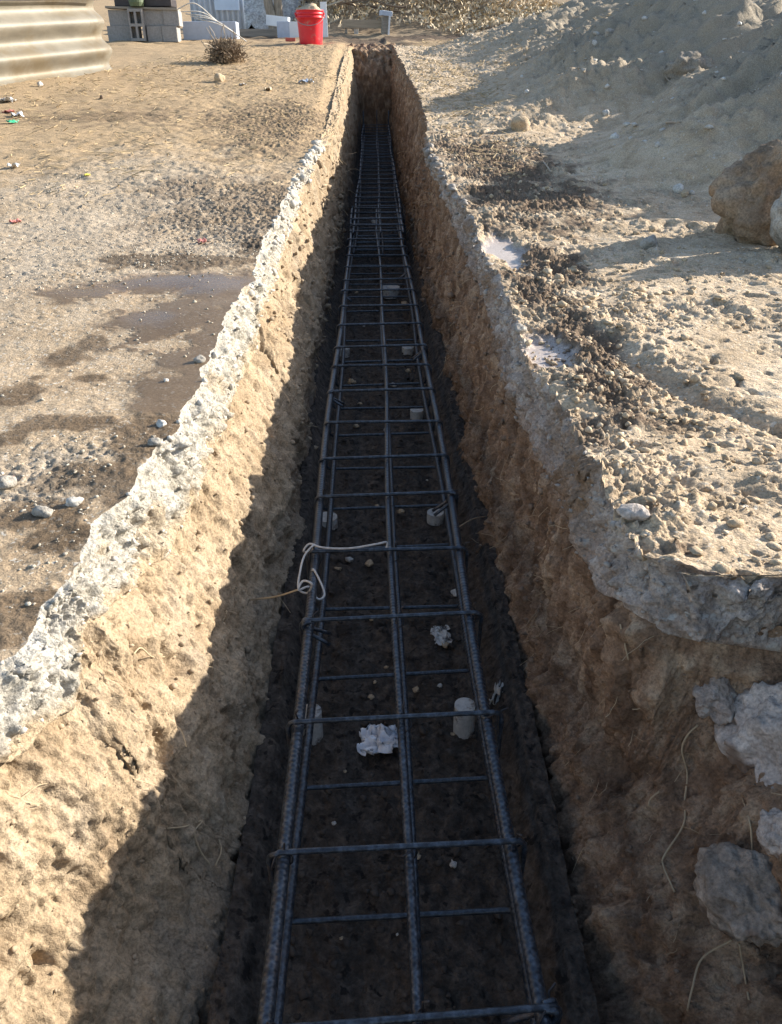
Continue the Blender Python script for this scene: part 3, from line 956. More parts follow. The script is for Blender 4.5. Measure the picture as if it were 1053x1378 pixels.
spacer(421, 992, 'upright pale mortar cylinder under the left bars beside the crumpled plastic', .017, .062)
spacer(624, 984, 'upright pale mortar cylinder under the right bars beside the crumpled plastic', .017, .062)
spacer(441, 708, 'pale mortar disc under the left bars just beyond the knotted cord', .024, .030)
spacer(586, 700, 'dull mortar disc under the right bars beyond the knotted cord', .020, .026)
spacer(561, 562, 'small pale mortar disc by the right bars halfway up the near cage', .020, .03)
spacer(463, 478, 'far small mortar disc by the left bars with a stone beside it', .022, .03)
spacer(549, 476, 'far small mortar disc by the right bars where the trench grows dark', .022, .03)
spacer(526, 398, 'pale flattish mortar lump under the cage in the deep shade far along', .042, .045)

# litter on the trench floor
def crumple(name, px, py, w, d, h, mat, seed, n=26, rz=0.0, lift=.0):
    p = hit_floor(px, py)
    u = np.linspace(-1, 1, n); U, V = np.meshgrid(u, u)
    rad = 1 - .25 * np.abs(perlin(U * 2 + seed, V * 2, 1.1))
    X = U * w * rad + w * .35 * fbm(U * 2 + seed, V * 2, .2, 3); Y = V * d * rad + d * .35 * fbm(U * 2, V * 2 + seed, 6.2, 3)
    Z = h * (.5 + 1.1 * fbm(U * 2.1 + seed, V * 2.1, 2.2, 3)) * (1 - .3 * (U ** 2 + V ** 2)) + h * .5 * billow(U * 3.5, V * 3.5 + seed, 1, 2)
    Z = np.maximum(Z, -.002) + .004 + lift
    me = quads_mesh(name, np.stack([X, Y, Z], -1), grid_faces(n, n), smooth=False)
    o = link(name, me, mat); o.location = (p.x, p.y, p.z); o.rotation_euler = (0, 0, rz)
    sm = o.modifiers.new('thick', 'SOLIDIFY'); sm.thickness = .0008
    return o


tag(crumple('plastic_wrapper', 515, 1003, .036, .026, .022, M['plastic'], 2.2), 'crumpled shiny whitish plastic wrapper on the trench floor under the cage', 'litter')
tag(crumple('paper_scrap', 594, 858, .017, .026, .005, M['paper'], 5.1, rz=.1), 'torn white and black stained paper scrap on the trench floor right of the middle bar', 'litter')
tag(crumple('torn_wrapper', 672, 945, .012, .022, .030, M['paper'], 8.4, n=16, rz=-.5), 'small torn pale wrapper standing at the foot of the right wall beside the bars', 'litter')
fl = [(470, 755), (497, 760), (455, 768), (408, 905), (500, 940), (505, 920), (592, 925), (545, 940), (610, 990), (345, 1005), (370, 1003), (560, 1155), (610, 1165),
      (540, 690), (508, 682), (575, 648), (420, 835), (500, 835), (612, 800), (560, 930), (465, 1040), (450, 1110), (485, 545), (475, 515), (530, 520), (550, 500), (480, 575),
      (520, 580), (600, 552), (590, 480), (490, 440), (545, 410), (480, 395), (505, 300), (600, 870), (520, 900), (535, 1260), (460, 1265)]
for i, (a, b) in enumerate(fl):
    p = hit_floor(a, b); k = (p.y + .6) * .0032 * random.uniform(.5, 1.6)
    col = M['clod'] if i % 3 else M['stone_pale']
    v, f = rock_verts((k, k * random.uniform(.5, 1.2), k * .6), 40 + i, 2, .9, 3)
    o = link('floor_pebble', quads_mesh('floor_pebble', v, f), col); o.location = (p.x, p.y, p.z + .004)
    tag(o, 'small pale pebble or soil crumb lying on the dark trench floor', 'pebble', 'pebbles on the trench floor')
# dark crumbs: uncountable
fx_ = rng.uniform(-.2, .24, 1800); fy_ = .4 + 5.0 * rng.uniform(0, 1, 1800) ** 1.7
it_ = iter(range(1800))


def fpos():
    i = next(it_); return fx_[i], fy_[i], .004


scatter('floor_crumbs', 1800, fpos, lambda a, b: .0015 + .006 * rng.uniform() ** 2.5, plain('dark_crumb', (.055, .045, .037), .95, var=.5, scale=15), 1)


# ------------------------------------------------------------------ roots in the walls
def root_on_wall(pxs, X, label, r=.0012, out=.012):
    pts = []
    for k, (a, b) in enumerate(pxs):
        h = hit_wall(a, b, X); pts.append(h)
    mb = MB().tube(smooth_path(pts, 7), [r] * ((len(pts) - 1) * 7 + 1), 5)
    return tag(mb.build('root', M['root'], smooth=True), label, 'root', 'roots hanging from the trench walls')


from mathutils.bvhtree import BVHTree


def bvh(P):
    r, c = P.shape[:2]; return BVHTree.FromPolygons(P.reshape(-1, 3).tolist(), grid_faces(r, c).tolist())


sel = Ys < 4
BW = {'L': bvh(WL[sel]), 'R': bvh(WR[sel]), 'GL': bvh(GL[::2, ::2]), 'GR': bvh(GR[::2, ::2])}


def hit_mesh(px, py, key, back=.004):
    d = ray(px, py).normalized(); o = Vector((0, 0, CAMZ))
    loc, n, i, dist = BW[key].ray_cast(o, d)
    if loc is None: return None
    return loc - d * back


def hit_wall(a, b, side):
    h = hit_mesh(a, b, side)
    return h if h is not None else hit_x(a, b, -.24 if side == 'L' else .29)


root_on_wall([(940, 975), (925, 990), (918, 1010), (925, 1040), (922, 1075), (920, 1110), (895, 1150), (893, 1165), (908, 1200)], 'R', 'long pale root hanging down the brown right wall left of the concrete chunks', .0013)
root_on_wall([(1000, 1075), (1010, 1110), (1014, 1150), (1025, 1170)], 'R', 'thin root below the large pale concrete chunk in the right wall')
root_on_wall([(985, 1265), (945, 1290), (932, 1330), (925, 1360)], 'R', 'branching root near the bottom of the right wall under the dark chunk')
root_on_wall([(995, 1270), (1002, 1310), (1008, 1345)], 'R', 'straight thin root just below the dark chunk in the right wall')
root_on_wall([(835, 840), (842, 870), (846, 888)], 'R', 'short root under the grey slab in the right wall')
root_on_wall([(888, 1065), (876, 1075), (873, 1085)], 'R', 'tiny curled root in the middle of the right wall')
root_on_wall([(225, 1115), (250, 1112), (272, 1105), (262, 1120), (270, 1145), (283, 1163)], 'L', 'tangled pale root on the shaded lower left wall', .0011)
root_on_wall([(295, 1130), (298, 1145), (290, 1165)], 'L', 'small hooked root on the shaded lower left wall right of the tangled one', .0011)
root_on_wall([(270, 840), (290, 832), (305, 822), (300, 835)], 'L', 'twig poking from the sunlit left wall above the shadow edge', .0016)
root_on_wall([(180, 880), (190, 872), (205, 884), (222, 884)], 'L', 'dry stalk on the sunlit tan left wall', .0010)
b1 = hit_wall(655, 695, 'R'); b2 = cage_pt(612, 713, -.02)
tag(MB().tube(smooth_path([b1 + Vector((.02, 0, 0)), b1, b1.lerp(b2, .5) + Vector((0, 0, .008)), b2], 6), .0014, 6).build('root', M['root'], smooth=True),
    'pale root reaching from the right wall to the right bars of the cage', 'root', 'roots hanging from the trench walls')


# ------------------------------------------------------------------ concrete chunks in the right wall, stones on the ground
def chunk(px, py, size, seed, mat, label, rz=0.0, tilt=0.0, push=.02, key='R', facets=15, rough=.42):
    h = hit_mesh(px, py, key, -push)
    if h is None: h = at_depth(px, py, .8)
    o = rock('concrete_chunk', h, size, seed, mat, rough, rz, tilt, 5, facets)
    return tag(o, label, 'concrete chunk', 'concrete chunks stuck in the right wall')


chunk(1045, 1000, (.055, .075, .075), 21, M['concrete'], 'large pale rounded concrete chunk in the right wall just under the slab edge', .4, .2, .025)
chunk(1010, 1205, (.050, .060, .050), 22, M['chunk_b'], 'dark grey concrete chunk with a pale rim low in the right wall', .2, -.3, .008)
chunk(1050, 1125, (.020, .030, .035), 23, M['concrete'], 'small brownish concrete lump between the two big chunks in the right wall', .2, .1, .012)
chunk(965, 918, (.032, .045, .030), 24, M['slab_r'], 'small grey broken lump directly under the overhanging slab on the right', .1, .5, .012)
chunk(1035, 1310, (.05, .06, .035), 25, M['rock_brown'], 'flat brown lump at the lowest corner of the right wall', .5, .3, .035)

STG = 'stones lying on the ground'


def stone(px, py, w, seed, mat, label, asp=(1, .9, .75), group=STG, sub=3, sink=.25, rough=.35, key=None):
    k = key or ('GL' if px < 500 else 'GR')
    h = hit_mesh(px, py, k, 0)
    if h is None: h = on_ground(px, py)
    zc = (h - Vector((0, 0, CAMZ))).dot(RM @ Vector((0, 0, -1)))
    s = w / 2 * zc / F
    o = rock('stone', (h.x, h.y, h.z + s * asp[2] * (1 - sink * 2)), (s * asp[0], s * asp[1], s * asp[2]), seed, mat, rough, seed * 1.3, .1, sub)
    return tag(o, label, 'stone', group)


stone(269, 487, 17, 31, M['rock_grey'], 'small grey stone on the wet patch by the broken slab edge')
stone(100, 679, 26, 32, M['stone_pale'], 'pale flat stone on the dusty concrete above the near slab edge', (1, .7, .6))
stone(218, 573, 22, 33, M['stone_pale'], 'pale crumb of concrete at the slab edge below the wet patch', (1, .6, .5))
stone(210, 598, 22, 34, M['rock_grey'], 'clump of grey rubble at the slab edge below the wet patch', (1, .6, .6))
stone(224, 513, 10, 35, M['stone_pale'], 'tiny white pebble on the wet patch', (1, .7, .5))
stone(60, 692, 34, 36, M['rock_grey'], 'low lump of grey rubble left of the pale flat stone', (1, .6, .5))
stone(10, 655, 30, 37, M['rock_grey'], 'lump of rubble at the left edge of the photo beside a red scrap', (1, .8, .7))
stone(296, 110, 17, 38, M['clod'], 'round brown stone on the left ground below the dry bush', (1, .9, .85))
stone(137, 133, 6, 39, M['twigdark'], 'tiny dark stone on the ground in front of the corrugated sheet', (1, .9, 1))
stone(55, 116, 10, 40, M['stone_pale'], 'white pebble under the corrugated sheet', (1, .8, .8))
stone(700, 174, 28, 41, M['clod'], 'brown stone on the sandy ground left of the spoil heap toe', (1, .8, .75))
stone(873, 332, 28, 42, M['rock_grey'], 'grey stone in front of the shadow of the big brown rock', (1, .9, .75))
stone(912, 260, 16, 43, M['stone_pale'], 'white stone near the foot of the spoil heap left of the big brown rock', (1, .9, 1.0))
stone(921, 264, 12, 44, M['clod'], 'small tan stone touching the white stone left of the big brown rock', (1, .9, 1.0))
stone(815, 155, 10, 45, M['stone_pale'], 'white pebble on the lit ridge of the spoil heap', (1, 1, .9))
stone(752, 377, 14, 46, M['clod'], 'small brown clod at the tip of the rock shadow', (1, .9, .8))
stone(820, 48, 18, 47, M['rock_grey'], 'grey stone on the shaded spoil heap slope near the top of the photo', (1, .8, .7))
stone(800, 60, 8, 48, M['stone_pale'], 'pale pebble on the shaded spoil heap face', (1, 1, .9))
stone(853, 690, 44, 53, M['concrete'], 'pale lump of crumbled concrete half buried at the right slab edge', (1, .7, .45), sink=.45)
stone(700, 445, 26, 54, M['rock_grey'], 'grey lump on the right slab edge by the smooth wet patch', (1, .8, .6), sink=.35)

# the big rocks on the right
h = hit_mesh(1010, 318, 'GR', 0) or on_ground(1010, 318)
o = rock('boulder', (h.x + .055, h.y + .03, h.z + .10), (.165, .15, .145), 61, M['rock_brown'], .48, .6, .25, 5, 10)
tag(o, 'large brown rock at the foot of the spoil heap casting a long shadow', 'rock')
h = hit_mesh(1053, 340, 'GR', 0) or on_ground(1053, 340)
o = rock('boulder', (h.x + .06, h.y - .02, h.z + .06), (.095, .10, .15), 66, M['rock_grey'], .4, 1.1, -.2, 5, 8)
tag(o, 'rough pale grey rock leaning in front of the large brown rock at the right edge', 'rock')

# ------------------------------------------------------------------ litter on the left ground
def scrap(px, py, w, mat, label, seed, key='GL'):
    h = hit_mesh(px, py, key, 0) or on_ground(px, py)
    zc = (h - Vector((0, 0, CAMZ))).dot(RM @ Vector((0, 0, -1))); s = w / 2 * zc / F
    n = 10; u = np.linspace(-1, 1, n); U, V = np.meshgrid(u, u)
    Z = s * (.25 + .5 * fbm(U * 1.7 + seed, V * 1.7, .3, 2)); Z = np.maximum(Z, 0) + .003
    me = quads_mesh('litter_scrap', np.stack([U * s * (1 + .3 * perlin(U + seed, V, .5)), V * s * .6 * (1 + .3 * perlin(U, V + seed, .5)), Z], -1), grid_faces(n, n), smooth=False)
    o = link('litter_scrap', me, mat); o.location = h; o.rotation_euler = (0, 0, seed)
    o.modifiers.new('thick', 'SOLIDIFY').thickness = .001
    return tag(o, label, 'litter', 'litter scraps on the yard')


scrap(18, 166, 14, M['green'], 'green plastic scrap at the left edge below the corrugated sheet', 1.0)
scrap(24, 158, 24, M['white'], 'whitish plastic scrap lying against the green one at the left edge', 2.0)
scrap(12, 152, 14, M['redbit'], 'pinkish scrap behind the white plastic at the left edge', 3.0)
scrap(22, 300, 14, M['redbit'], 'small faded red scrap in the pale gravel at the left', 4.0)
scrap(272, 327, 18, M['redbit'], 'faded red scrap on the ground just above the wet patch', 5.0)
scrap(8, 650, 20, M['redbit'], 'faded red scrap among rubble at the left edge', 6.0)
scrap(118, 237, 8, plain('yellow_scrap', (.6, .5, .06), .6), 'tiny yellow scrap in the gravel', 7.0)
scrap(20, 226, 20, M['paper'], 'pale torn paper lying in the gravel near the left edge', 8.0)
scrap(10, 138, 24, M['paper'], 'curled pale card lying under the corrugated sheet corner', 9.0)
scrap(361, 122, 16, M['leaf'], 'curled dry brown leaf on the ground left of the trench', 1.7)
scrap(412, 112, 18, M['bluebox'], 'bluish flat scrap on the ground close to the left trench lip', 2.7)
scrap(327, 115, 10, M['stone_pale'], 'small pale flake beside the round brown stone', 3.3)

# ------------------------------------------------------------------ corrugated sheet at the upper left
def corrugated(name, mat, w, h, pitch, amp, label, cat, origin, ux, uz, thick=.002, nu=30):
    """ridges run along ux; profile climbs along uz"""
    un = ux.cross(uz).normalized(); nv = int(h / pitch * 14); P = np.zeros((nv + 1, nu + 1, 3))
    for j in range(nv + 1):
        for i in range(nu + 1):
            a = w * i / nu; b = h * j / nv
            p = origin + ux * a + uz * b + un * (amp * math.cos(2 * PI * b / pitch + .9) + .008 * math.sin(a * 1.3))
            P[j, i] = p[:]
    o = grid_obj(name, P, mat); o.modifiers.new('thick', 'SOLIDIFY').thickness = thick
    return tag(o, label, cat)


c0 = on_ground(155, 93); c1 = on_ground(-40, 122)
ux = (c0 - c1); ux.z *= .9; lng = ux.length; ux.normalize()
uz = Vector((-.13, .0, .99)); uz = (uz - ux * uz.dot(ux)).normalized()
org = c1 - ux * 1.6 + uz * -.02
m_ = c1.lerp(c0, .6); PITCH = .205
sheet = corrugated('corrugated_sheet', M['galv'], lng + 1.6, 1.1, PITCH, .035, 'leaning weathered corrugated metal sheet with wide horizontal ridges at the upper left', 'metal sheet', org, ux, uz)
wz = on_ground(70, 104)
wp = []
for k in range(12):
    a = k / 11
    p = org + ux * ((lng + 1.6) * (.30 + .69 * a)) + uz * (.56 - .03 * a + .004 * math.sin(9 * a)); un = ux.cross(uz).normalized()
    side_ = -1 if un.y > 0 else 1
    wp.append(p + un * side_ * .040)
tag(MB().tube(wp, .006, 6).build('wire', M['metal_dark'], smooth=True), 'dark wire stretched along the face of the corrugated sheet', 'wire')

# ------------------------------------------------------------------ dry bush
def bush(px, py, w, label):
    h = on_ground(px, py); zc = (h - Vector((0, 0, CAMZ))).dot(RM @ Vector((0, 0, -1))); r = w / 2 * zc / F
    root = tag(empty('dry_bush', h), label, 'dry bush')
    mb = MB(); rr = random.Random(4)
    for k in range(420):
        a = rr.uniform(0, 2 * PI); e = rr.uniform(-.1, 1.5)
        d = Vector((math.cos(a) * math.cos(e) * 1.0, math.sin(a) * math.cos(e) * .9, .15 + .85 * math.sin(e)))
        L = r * rr.uniform(.7, 1.15); p = Vector((rr.uniform(-.3, .3) * r, rr.uniform(-.3, .3) * r, r * .12)); pts = [p]
        for q in range(5):
            d = (d + Vector([rr.uniform(-.45, .45) for _ in range(3)])).normalized(); pts.append(pts[-1] + d * L / 5)
        mb.tube(pts, [r * .020 * (1 - q / 7) for q in range(6)], 3, cap=False)
    mb.build('twigs', M['twigdark'], root)
    mb = MB()
    for k in range(14):
        a = rr.uniform(0, 2 * PI); d = Vector((math.cos(a), math.sin(a), rr.uniform(.3, 1.6))).normalized(); pts = [Vector((0, 0, .02))]
        for q in range(5):
            d = (d + Vector([rr.uniform(-.3, .3) for _ in range(3)])).normalized(); pts.append(pts[-1] + d * r * .30)
        mb.tube(pts, r * .016, 3, cap=False)
    mb.build('pale_stalks', M['twig'], root)
    mb = MB()
    for k in range(1700):
        c = Vector((rr.gauss(0, .42), rr.gauss(0, .42), abs(rr.gauss(.35, .3)))) * r
        if c.length > r * 1.05: continue
        s_ = r * rr.uniform(.04, .09); e = Euler((rr.uniform(0, 6), rr.uniform(0, 6), 0)).to_matrix()
        mb.add([c + e @ Vector(q) * s_ for q in ((-1, 0, 0), (0, -.5, .1), (1, 0, 0), (0, .5, .1))], [(0, 1, 2, 3)])
    mb.build('dead_leaves', plain('bush_leaf', (.26, .19, .12), .9, var=.5, scale=20), root)


bush(305, 84, 58, 'round dry tumbleweed-like bush sitting on the left ground in front of the pale blue block')


# ------------------------------------------------------------------ background behind the yard
def gp(px, py):
    return on_ground(px, py)


def depth(p):
    return (p - Vector((0, 0, CAMZ))).dot(RM @ Vector((0, 0, -1)))


def mper(p): return depth(p) / F


# hollow concrete blocks
def block_mesh(lx=.34, ly=.17, lz=.158):
    t = .03; mb = MB()
    mb.box((0, -ly / 2 + t / 2, 0), (lx, t, lz)); mb.box((0, ly / 2 - t / 2, 0), (lx, t, lz))
    for xx in (-lx / 2 + t / 2 + .002, 0, lx / 2 - t / 2 - .002): mb.box((xx, 0, 0), (t, ly - 2 * t, lz - .002))
    return mb.mesh('concrete_block')


bm_ = block_mesh()
BG = 'grey concrete blocks stacked behind the sheet'
b0 = gp(198, 56); k = mper(b0)
blk = [(166, 0, 'flat', 'lower grey concrete block at the left end of the stack beside the corrugated sheet'),
       (208, 0, 'end', 'lower grey concrete block directly right of the upright hollow blocks'),
       (228, 0, 'end', 'lower grey concrete block at the right foot of the stack'),
       (170, 1, 'flat', 'upper grey concrete block at the left of the stack'),
       (204, 1, 'flat', 'upper grey concrete block just right of the upright hollow blocks'),
       (232, 1, 'end', 'upper grey concrete block at the right end of the stack')]
for (px, lev, how, lab) in blk:
    o = link('concrete_block', bm_, M['cmu'])
    x = b0.x + (px - 198) * k
    if how == 'end':
        o.rotation_euler = (0, 0, PI / 2 + .08)
    else: o.rotation_euler = (R(0), 0, .05)
    o.location = (x, b0.y + (.1 if how == 'flat' else .18) + .02 * lev, b0.z + .078 + lev * .160)
    tag(o, lab, 'concrete block', BG)
# two blocks standing with their cores to the camera between the others
for i, px in enumerate((184, 193)):
    o = link('concrete_block', bm_, plain('pale_block' if i else 'grey_block', (.42, .42, .42), .95, var=.2, scale=40))
    o.rotation_euler = (PI / 2, PI / 2, 0); o.scale = (.95, .5, 1.0)
    o.location = (b0.x + (px - 198) * k, b0.y + .02, b0.z + .165)
    tag(o, ('pale concrete block standing upright in the gap of the stack, left of the pair', 'pale concrete block standing upright in the gap of the stack, right of the pair')[i], 'concrete block', BG)
# planks and a dull green box on the stack
top = b0.z + .078 + .160 + .081
tag(MB().box((b0.x - .02, b0.y + .12, top + .014), (.82, .24, .024), Euler((0, R(1.2), .04))).build('plank', M['timber_dark'], bevel=.003), 'weathered plank laid flat across the top of the block stack', 'plank')
tr = tag(empty('metal_tray', (b0.x + .0, b0.y + .2, top + .03)), 'dark metal tray with pale rim resting on the plank over the block stack', 'tray')
MB().box((0, 0, .04), (.66, .3, .08)).build('tray_body', M['metal_dark'], tr, bevel=.01)
MB().box((0, -.155, .095), (.72, .02, .022)).box((0, .155, .095), (.72, .02, .022)).build('tray_rim', M['stone_pale'], tr)
MB().lathe([(.0, 0), (.075, 0), (.085, .04), (.085, .12), (.04, .15), (0, .15)], 20, (-.06, -.20, -.0)).build('pulley', M['paint_green'], tr)

# pale blue ribbed sheet and panel
s0 = gp(243, 50)
k = mper(s0)
pb = empty('blue_sheet', (s0.x, s0.y + .9, float(base(s0.y + .9)) - .02)); tag(pb, 'pale blue ribbed metal sheet standing behind the blue-grey block', 'metal sheet')
mb = MB(); n_ = 60
P = np.zeros((2, n_, 3))
for i in range(n_):
    P[:, i, 0] = i / (n_ - 1) * .75; P[:, i, 1] = .02 * math.sin(i * 1.05); P[0, i, 2] = 0; P[1, i, 2] = 1.25
g_ = grid_obj('ribbed_panel', P, M['bluesheet'], parent=pb); g_.modifiers.new('thick', 'SOLIDIFY').thickness = .003
g_.data.polygons.foreach_set('use_smooth', np.ones(len(g_.data.polygons), bool))
MB().box((.52, -.05, .75), (.34, .01, .9)).build('flat_panel', M['bluesheet'], pb)
bb = gp(283, 53); kk = mper(bb)
tag(MB().box((bb.x, bb.y + .16, bb.z + .09), (.66, .30, .20), Euler((0, 0, .03))).build('foam_block', M['bluebox'], bevel=.006), 'long pale blue-grey block lying on the ground left of the timber board', 'block')
# loose wires over the stack
for i in range(5):
    a = Vector((b0.x + .38 + .05 * i, b0.y + .05, top - .02 * i)); b = a + Vector((.42 + .06 * i, .2, -.10 - .05 * i)); c = a.lerp(b, .5) + Vector((0, -.05, random.uniform(-.02, .12)))
    tag(MB().tube(smooth_path([a, c, b], 8), .006, 5).build('twisted_wire', M['stone_pale'], smooth=True), 'pale loose wire trailing from the block stack towards the blue sheet', 'wire', 'loose wires beside the block stack')

# pale gravel heap
gh = gp(345, 42); gh = Vector((gh.x, gh.y + 1.0, float(base(gh.y + 1.0))))
n_ = 90; u = np.linspace(-1, 1, n_); U, V = np.meshgrid(u, u)
rad = np.sqrt(U ** 2 + V ** 2) + .08 * fbm(U * 3, V * 3, 1, 3)
Z = np.maximum(1.3 * (1 - rad), -.05) + .035 * fbm(U * 18, V * 18, 2, 3)
me = quads_mesh('gravel_heap', np.stack([U * 1.0, V * 1.0, Z], -1), grid_faces(n_, n_), smooth=False)
o = link('gravel_heap', me, M['gravel_heap']); o.location = (gh.x + .02, gh.y + .3, gh.z - .03)
tag(o, 'pale whitish gravel heap rising behind the timber board and blue blocks', 'gravel heap')
# edging board
eb = gp(348, 49); k = mper(eb)
tag(MB().box((eb.x, eb.y + .03, eb.z + .035), (.62, .035, .10), Euler((0, 0, -.02))).build('timber_board', M['timber_dark'], bevel=.003), 'low weathered timber board on edge at the foot of the gravel heap', 'board')
# forked tree trunk
tp = gp(366, 44); tz = Vector((tp.x, tp.y + .22, float(base(tp.y + .22))))
tr = tag(empty('tree', tz), 'bare forked grey tree trunk behind the edging board left of the red bucket', 'tree')
MB().tube(smooth_path([Vector((.02, 0, -.1)), Vector((.0, 0, .15)), Vector((-.06, 0, .45)), Vector((-.12, .05, 1.0)), Vector((-.22, .05, 1.9))], 8), [.085 - .0013 * i for i in range(33)], 12).build('stem', M['bark'], tr, smooth=True)
MB().tube(smooth_path([Vector((.08, .02, -.1)), Vector((.09, .02, .2)), Vector((.10, 0, .5)), Vector((.16, -.02, 1.1)), Vector((.2, 0, 2.0))], 8), [.075 - .0012 * i for i in range(33)], 12).build('stem', M['bark'], tr, smooth=True)
# pale boxes left of the bucket
p = gp(383, 51); k = mper(p)
tag(MB().box((p.x - .02, p.y + .14, p.z + .09), (.16, .24, .19), Euler((0, 0, .12))).build('foam_block', M['bluebox'], bevel=.004), 'small blue-grey block standing left of the red bucket', 'block')
tag(MB().box((p.x + .14, p.y + .10, p.z + .09), (.17, .16, .18), Euler((0, .03, -.15))).build('foam_block', M['white'], bevel=.004), 'white block between the blue-grey block and the red bucket', 'block')
tag(MB().box((p.x - .12, p.y + .5, p.z + .20), (.30, .12, .12), Euler((0, .1, -.15))).build('foam_block', M['white'], bevel=.004), 'white block in front of the forked trunk behind the others', 'block')
p = gp(391, 56)
tag(MB().box((p.x, p.y + .03, p.z + .02), (.12, .06, .04), Euler((0, 0, .1))).build('brick', M['brickred'], bevel=.003), 'piece of red brick on the ground beside the red bucket', 'brick')

# red bucket with soil
p = gp(418, 60); k = mper(p)
rb, rt, hh = 15.2 * k, 18.2 * k, 47 * k * .87
bk = tag(empty('bucket', (p.x, p.y + rb, p.z - .01)), 'bright red plastic bucket heaped with soil on the left ground by the trench end', 'bucket')
prof = [(rb * .2, 0), (rb * .97, 0), (rb, .01)]
prof += [(rb + (rt - rb) * t, hh * t) for t in (.2, .4, .6, .76)]
prof += [(rt * 1.0, hh * .77), (rt * 1.035, hh * .775), (rt * 1.035, hh * .80), (rt * .985, hh * .805), (rt * .99, hh * .87), (rt * 1.035, hh * .875), (rt * 1.035, hh * .90), (rt * .995, hh * .905),
         (rt * 1.0, hh * .965), (rt * 1.04, hh * .97), (rt * 1.04, hh), (rt * .97, hh), (rt * .95, hh * .93)]
MB().lathe(prof, 40, capb=True).build('bucket_body', M['red'], bk, smooth=True)
v, f = rock_verts((rt * .93, rt * .93, rt * .55), 71, 4, .25, 3); v[:, 2] += hh * .94
link('soil_fill', quads_mesh('soil_fill', v, f), M['clod'], bk)
hb = [Vector((rt * 1.06 * math.cos(a), -rt * .35 - abs(math.sin(a)) * rt * .75, hh * .86 - math.sin(a) * hh * .30)) for a in np.linspace(0, PI, 16)]
MB().tube(hb, .0035, 6).build('handle', M['grey_tub'], bk, smooth=True)
MB().box((rt * 1.03, -.1 * rt, hh * .86), (.02, .04, .05)).box((-rt * 1.03, -.1 * rt, hh * .86), (.02, .04, .05)).build('handle_lug', M['red'], bk, bevel=.004)
# white upright board
p = gp(436, 50); k = mper(p)
tag(MB().box((p.x + .005, p.y + .15, p.z + .19), (.085, .05, .42), Euler((0, R(-1), .05))).build('white_board', M['white'], bevel=.003), 'narrow white upright board just right of and behind the red bucket', 'board')
# dark trestle frame behind the bucket
p = gp(435, 46); p = Vector((p.x, p.y + .9, float(base(p.y + .9))))
tb = tag(empty('trestle', p), 'dark metal trestle standing behind the red bucket', 'trestle')
MB().box((0, 0, .50), (.60, .05, .04)).build('top_bar', M['metal_dark'], tb)
for sx in (-.27, .27):
    MB().tube([Vector((sx, 0, .5)), Vector((sx * 1.1, -.1, 0))], .012, 6).build('leg', M['metal_dark'], tb)
    MB().tube([Vector((sx, 0, .5)), Vector((sx * 1.1, .16, 0))], .012, 6).build('leg', M['metal_dark'], tb)
# grey tapered tub behind the brush
p = gp(465, 44); p = Vector((p.x, p.y + .7, float(base(p.y + .7))))
tg = tag(empty('shovel', p), 'grey pointed shovel blade standing point down in the dry brush', 'shovel')
bl = []
for j in range(9):
    t = j / 8; w = .105 * math.sin(min(1, t * 1.25 + .12) * PI / 2)
    for i in range(7):
        q = (i - 3) / 3; bl.append((q * w, -.03 * (1 - q * q) - .0, .20 + t * .34))
me = quads_mesh('blade', bl, grid_faces(9, 7)); ob = link('blade', me, M['grey_tub'], tg); ob.modifiers.new('thick', 'SOLIDIFY').thickness = .004
MB().tube([Vector((0, 0, .5)), Vector((.02, .02, 1.5))], .017, 8).build('handle', M['timber'], tg, smooth=True)

# batter board across the trench end
p0 = gp(466, 50); p1 = gp(521, 56); k = mper(p0)
bt = tag(empty('batter_board', (p0.x, p0.y + .1, p0.z)), 'weathered batter board on two stakes across the end of the trench', 'batter board')
xw = (p1.x - p0.x)
MB().box((xw * .48, -.03, .155), (xw * 1.15, .025, .10), Euler((0, R(1.0), 0))).build('cross_board', M['timber'], bt, bevel=.003)
MB().box((.0, 0, .06), (.035, .035, .26), Euler((0, .03, 0))).build('stake', M['timber_dark'], bt)
MB().box((.14, 0.01, .06), (.06, .04, .24), Euler((0, -.02, 0))).build('stake', M['stone_pale'], bt)
st_ = MB().box((xw + .0, -.06, .08), (.085, .09, .36), Euler((0, R(3), .3))).build('end_post', M['timber_dark'], bt, bevel=.004)
MB().box((xw + .015, -.06, .275), (.15, .13, .06), Euler((0, R(6), .3))).build('post_cap', M['bluebox'], bt, bevel=.006)
MB().box((xw + .055, -.105, .08), (.02, .02, .35), Euler((0, R(4), .3))).build('white_lath', M['white'], bt)
p = gp(483, 47)
tag(MB().box((p.x, p.y + .05, p.z + .05), (.09, .05, .09), Euler((.2, .3, .3)), .015).build('white_scrap', M['white'], bevel=.008), 'crumpled white plastic scrap between the batter board stakes', 'litter')
p = gp(537, 48); k = mper(p)
bo = MB().lathe([(0, 0), (.032, 0), (.035, .02), (.035, .12), (.014, .165), (.014, .19), (0, .19)], 16).build('plastic_bottle', M['bottle'], loc=(p.x, p.y + .1, p.z + .04), smooth=True)
bo.rotation_euler = (R(80), 0, R(70)); tag(bo, 'turquoise plastic bottle lying right of the batter board post', 'bottle')


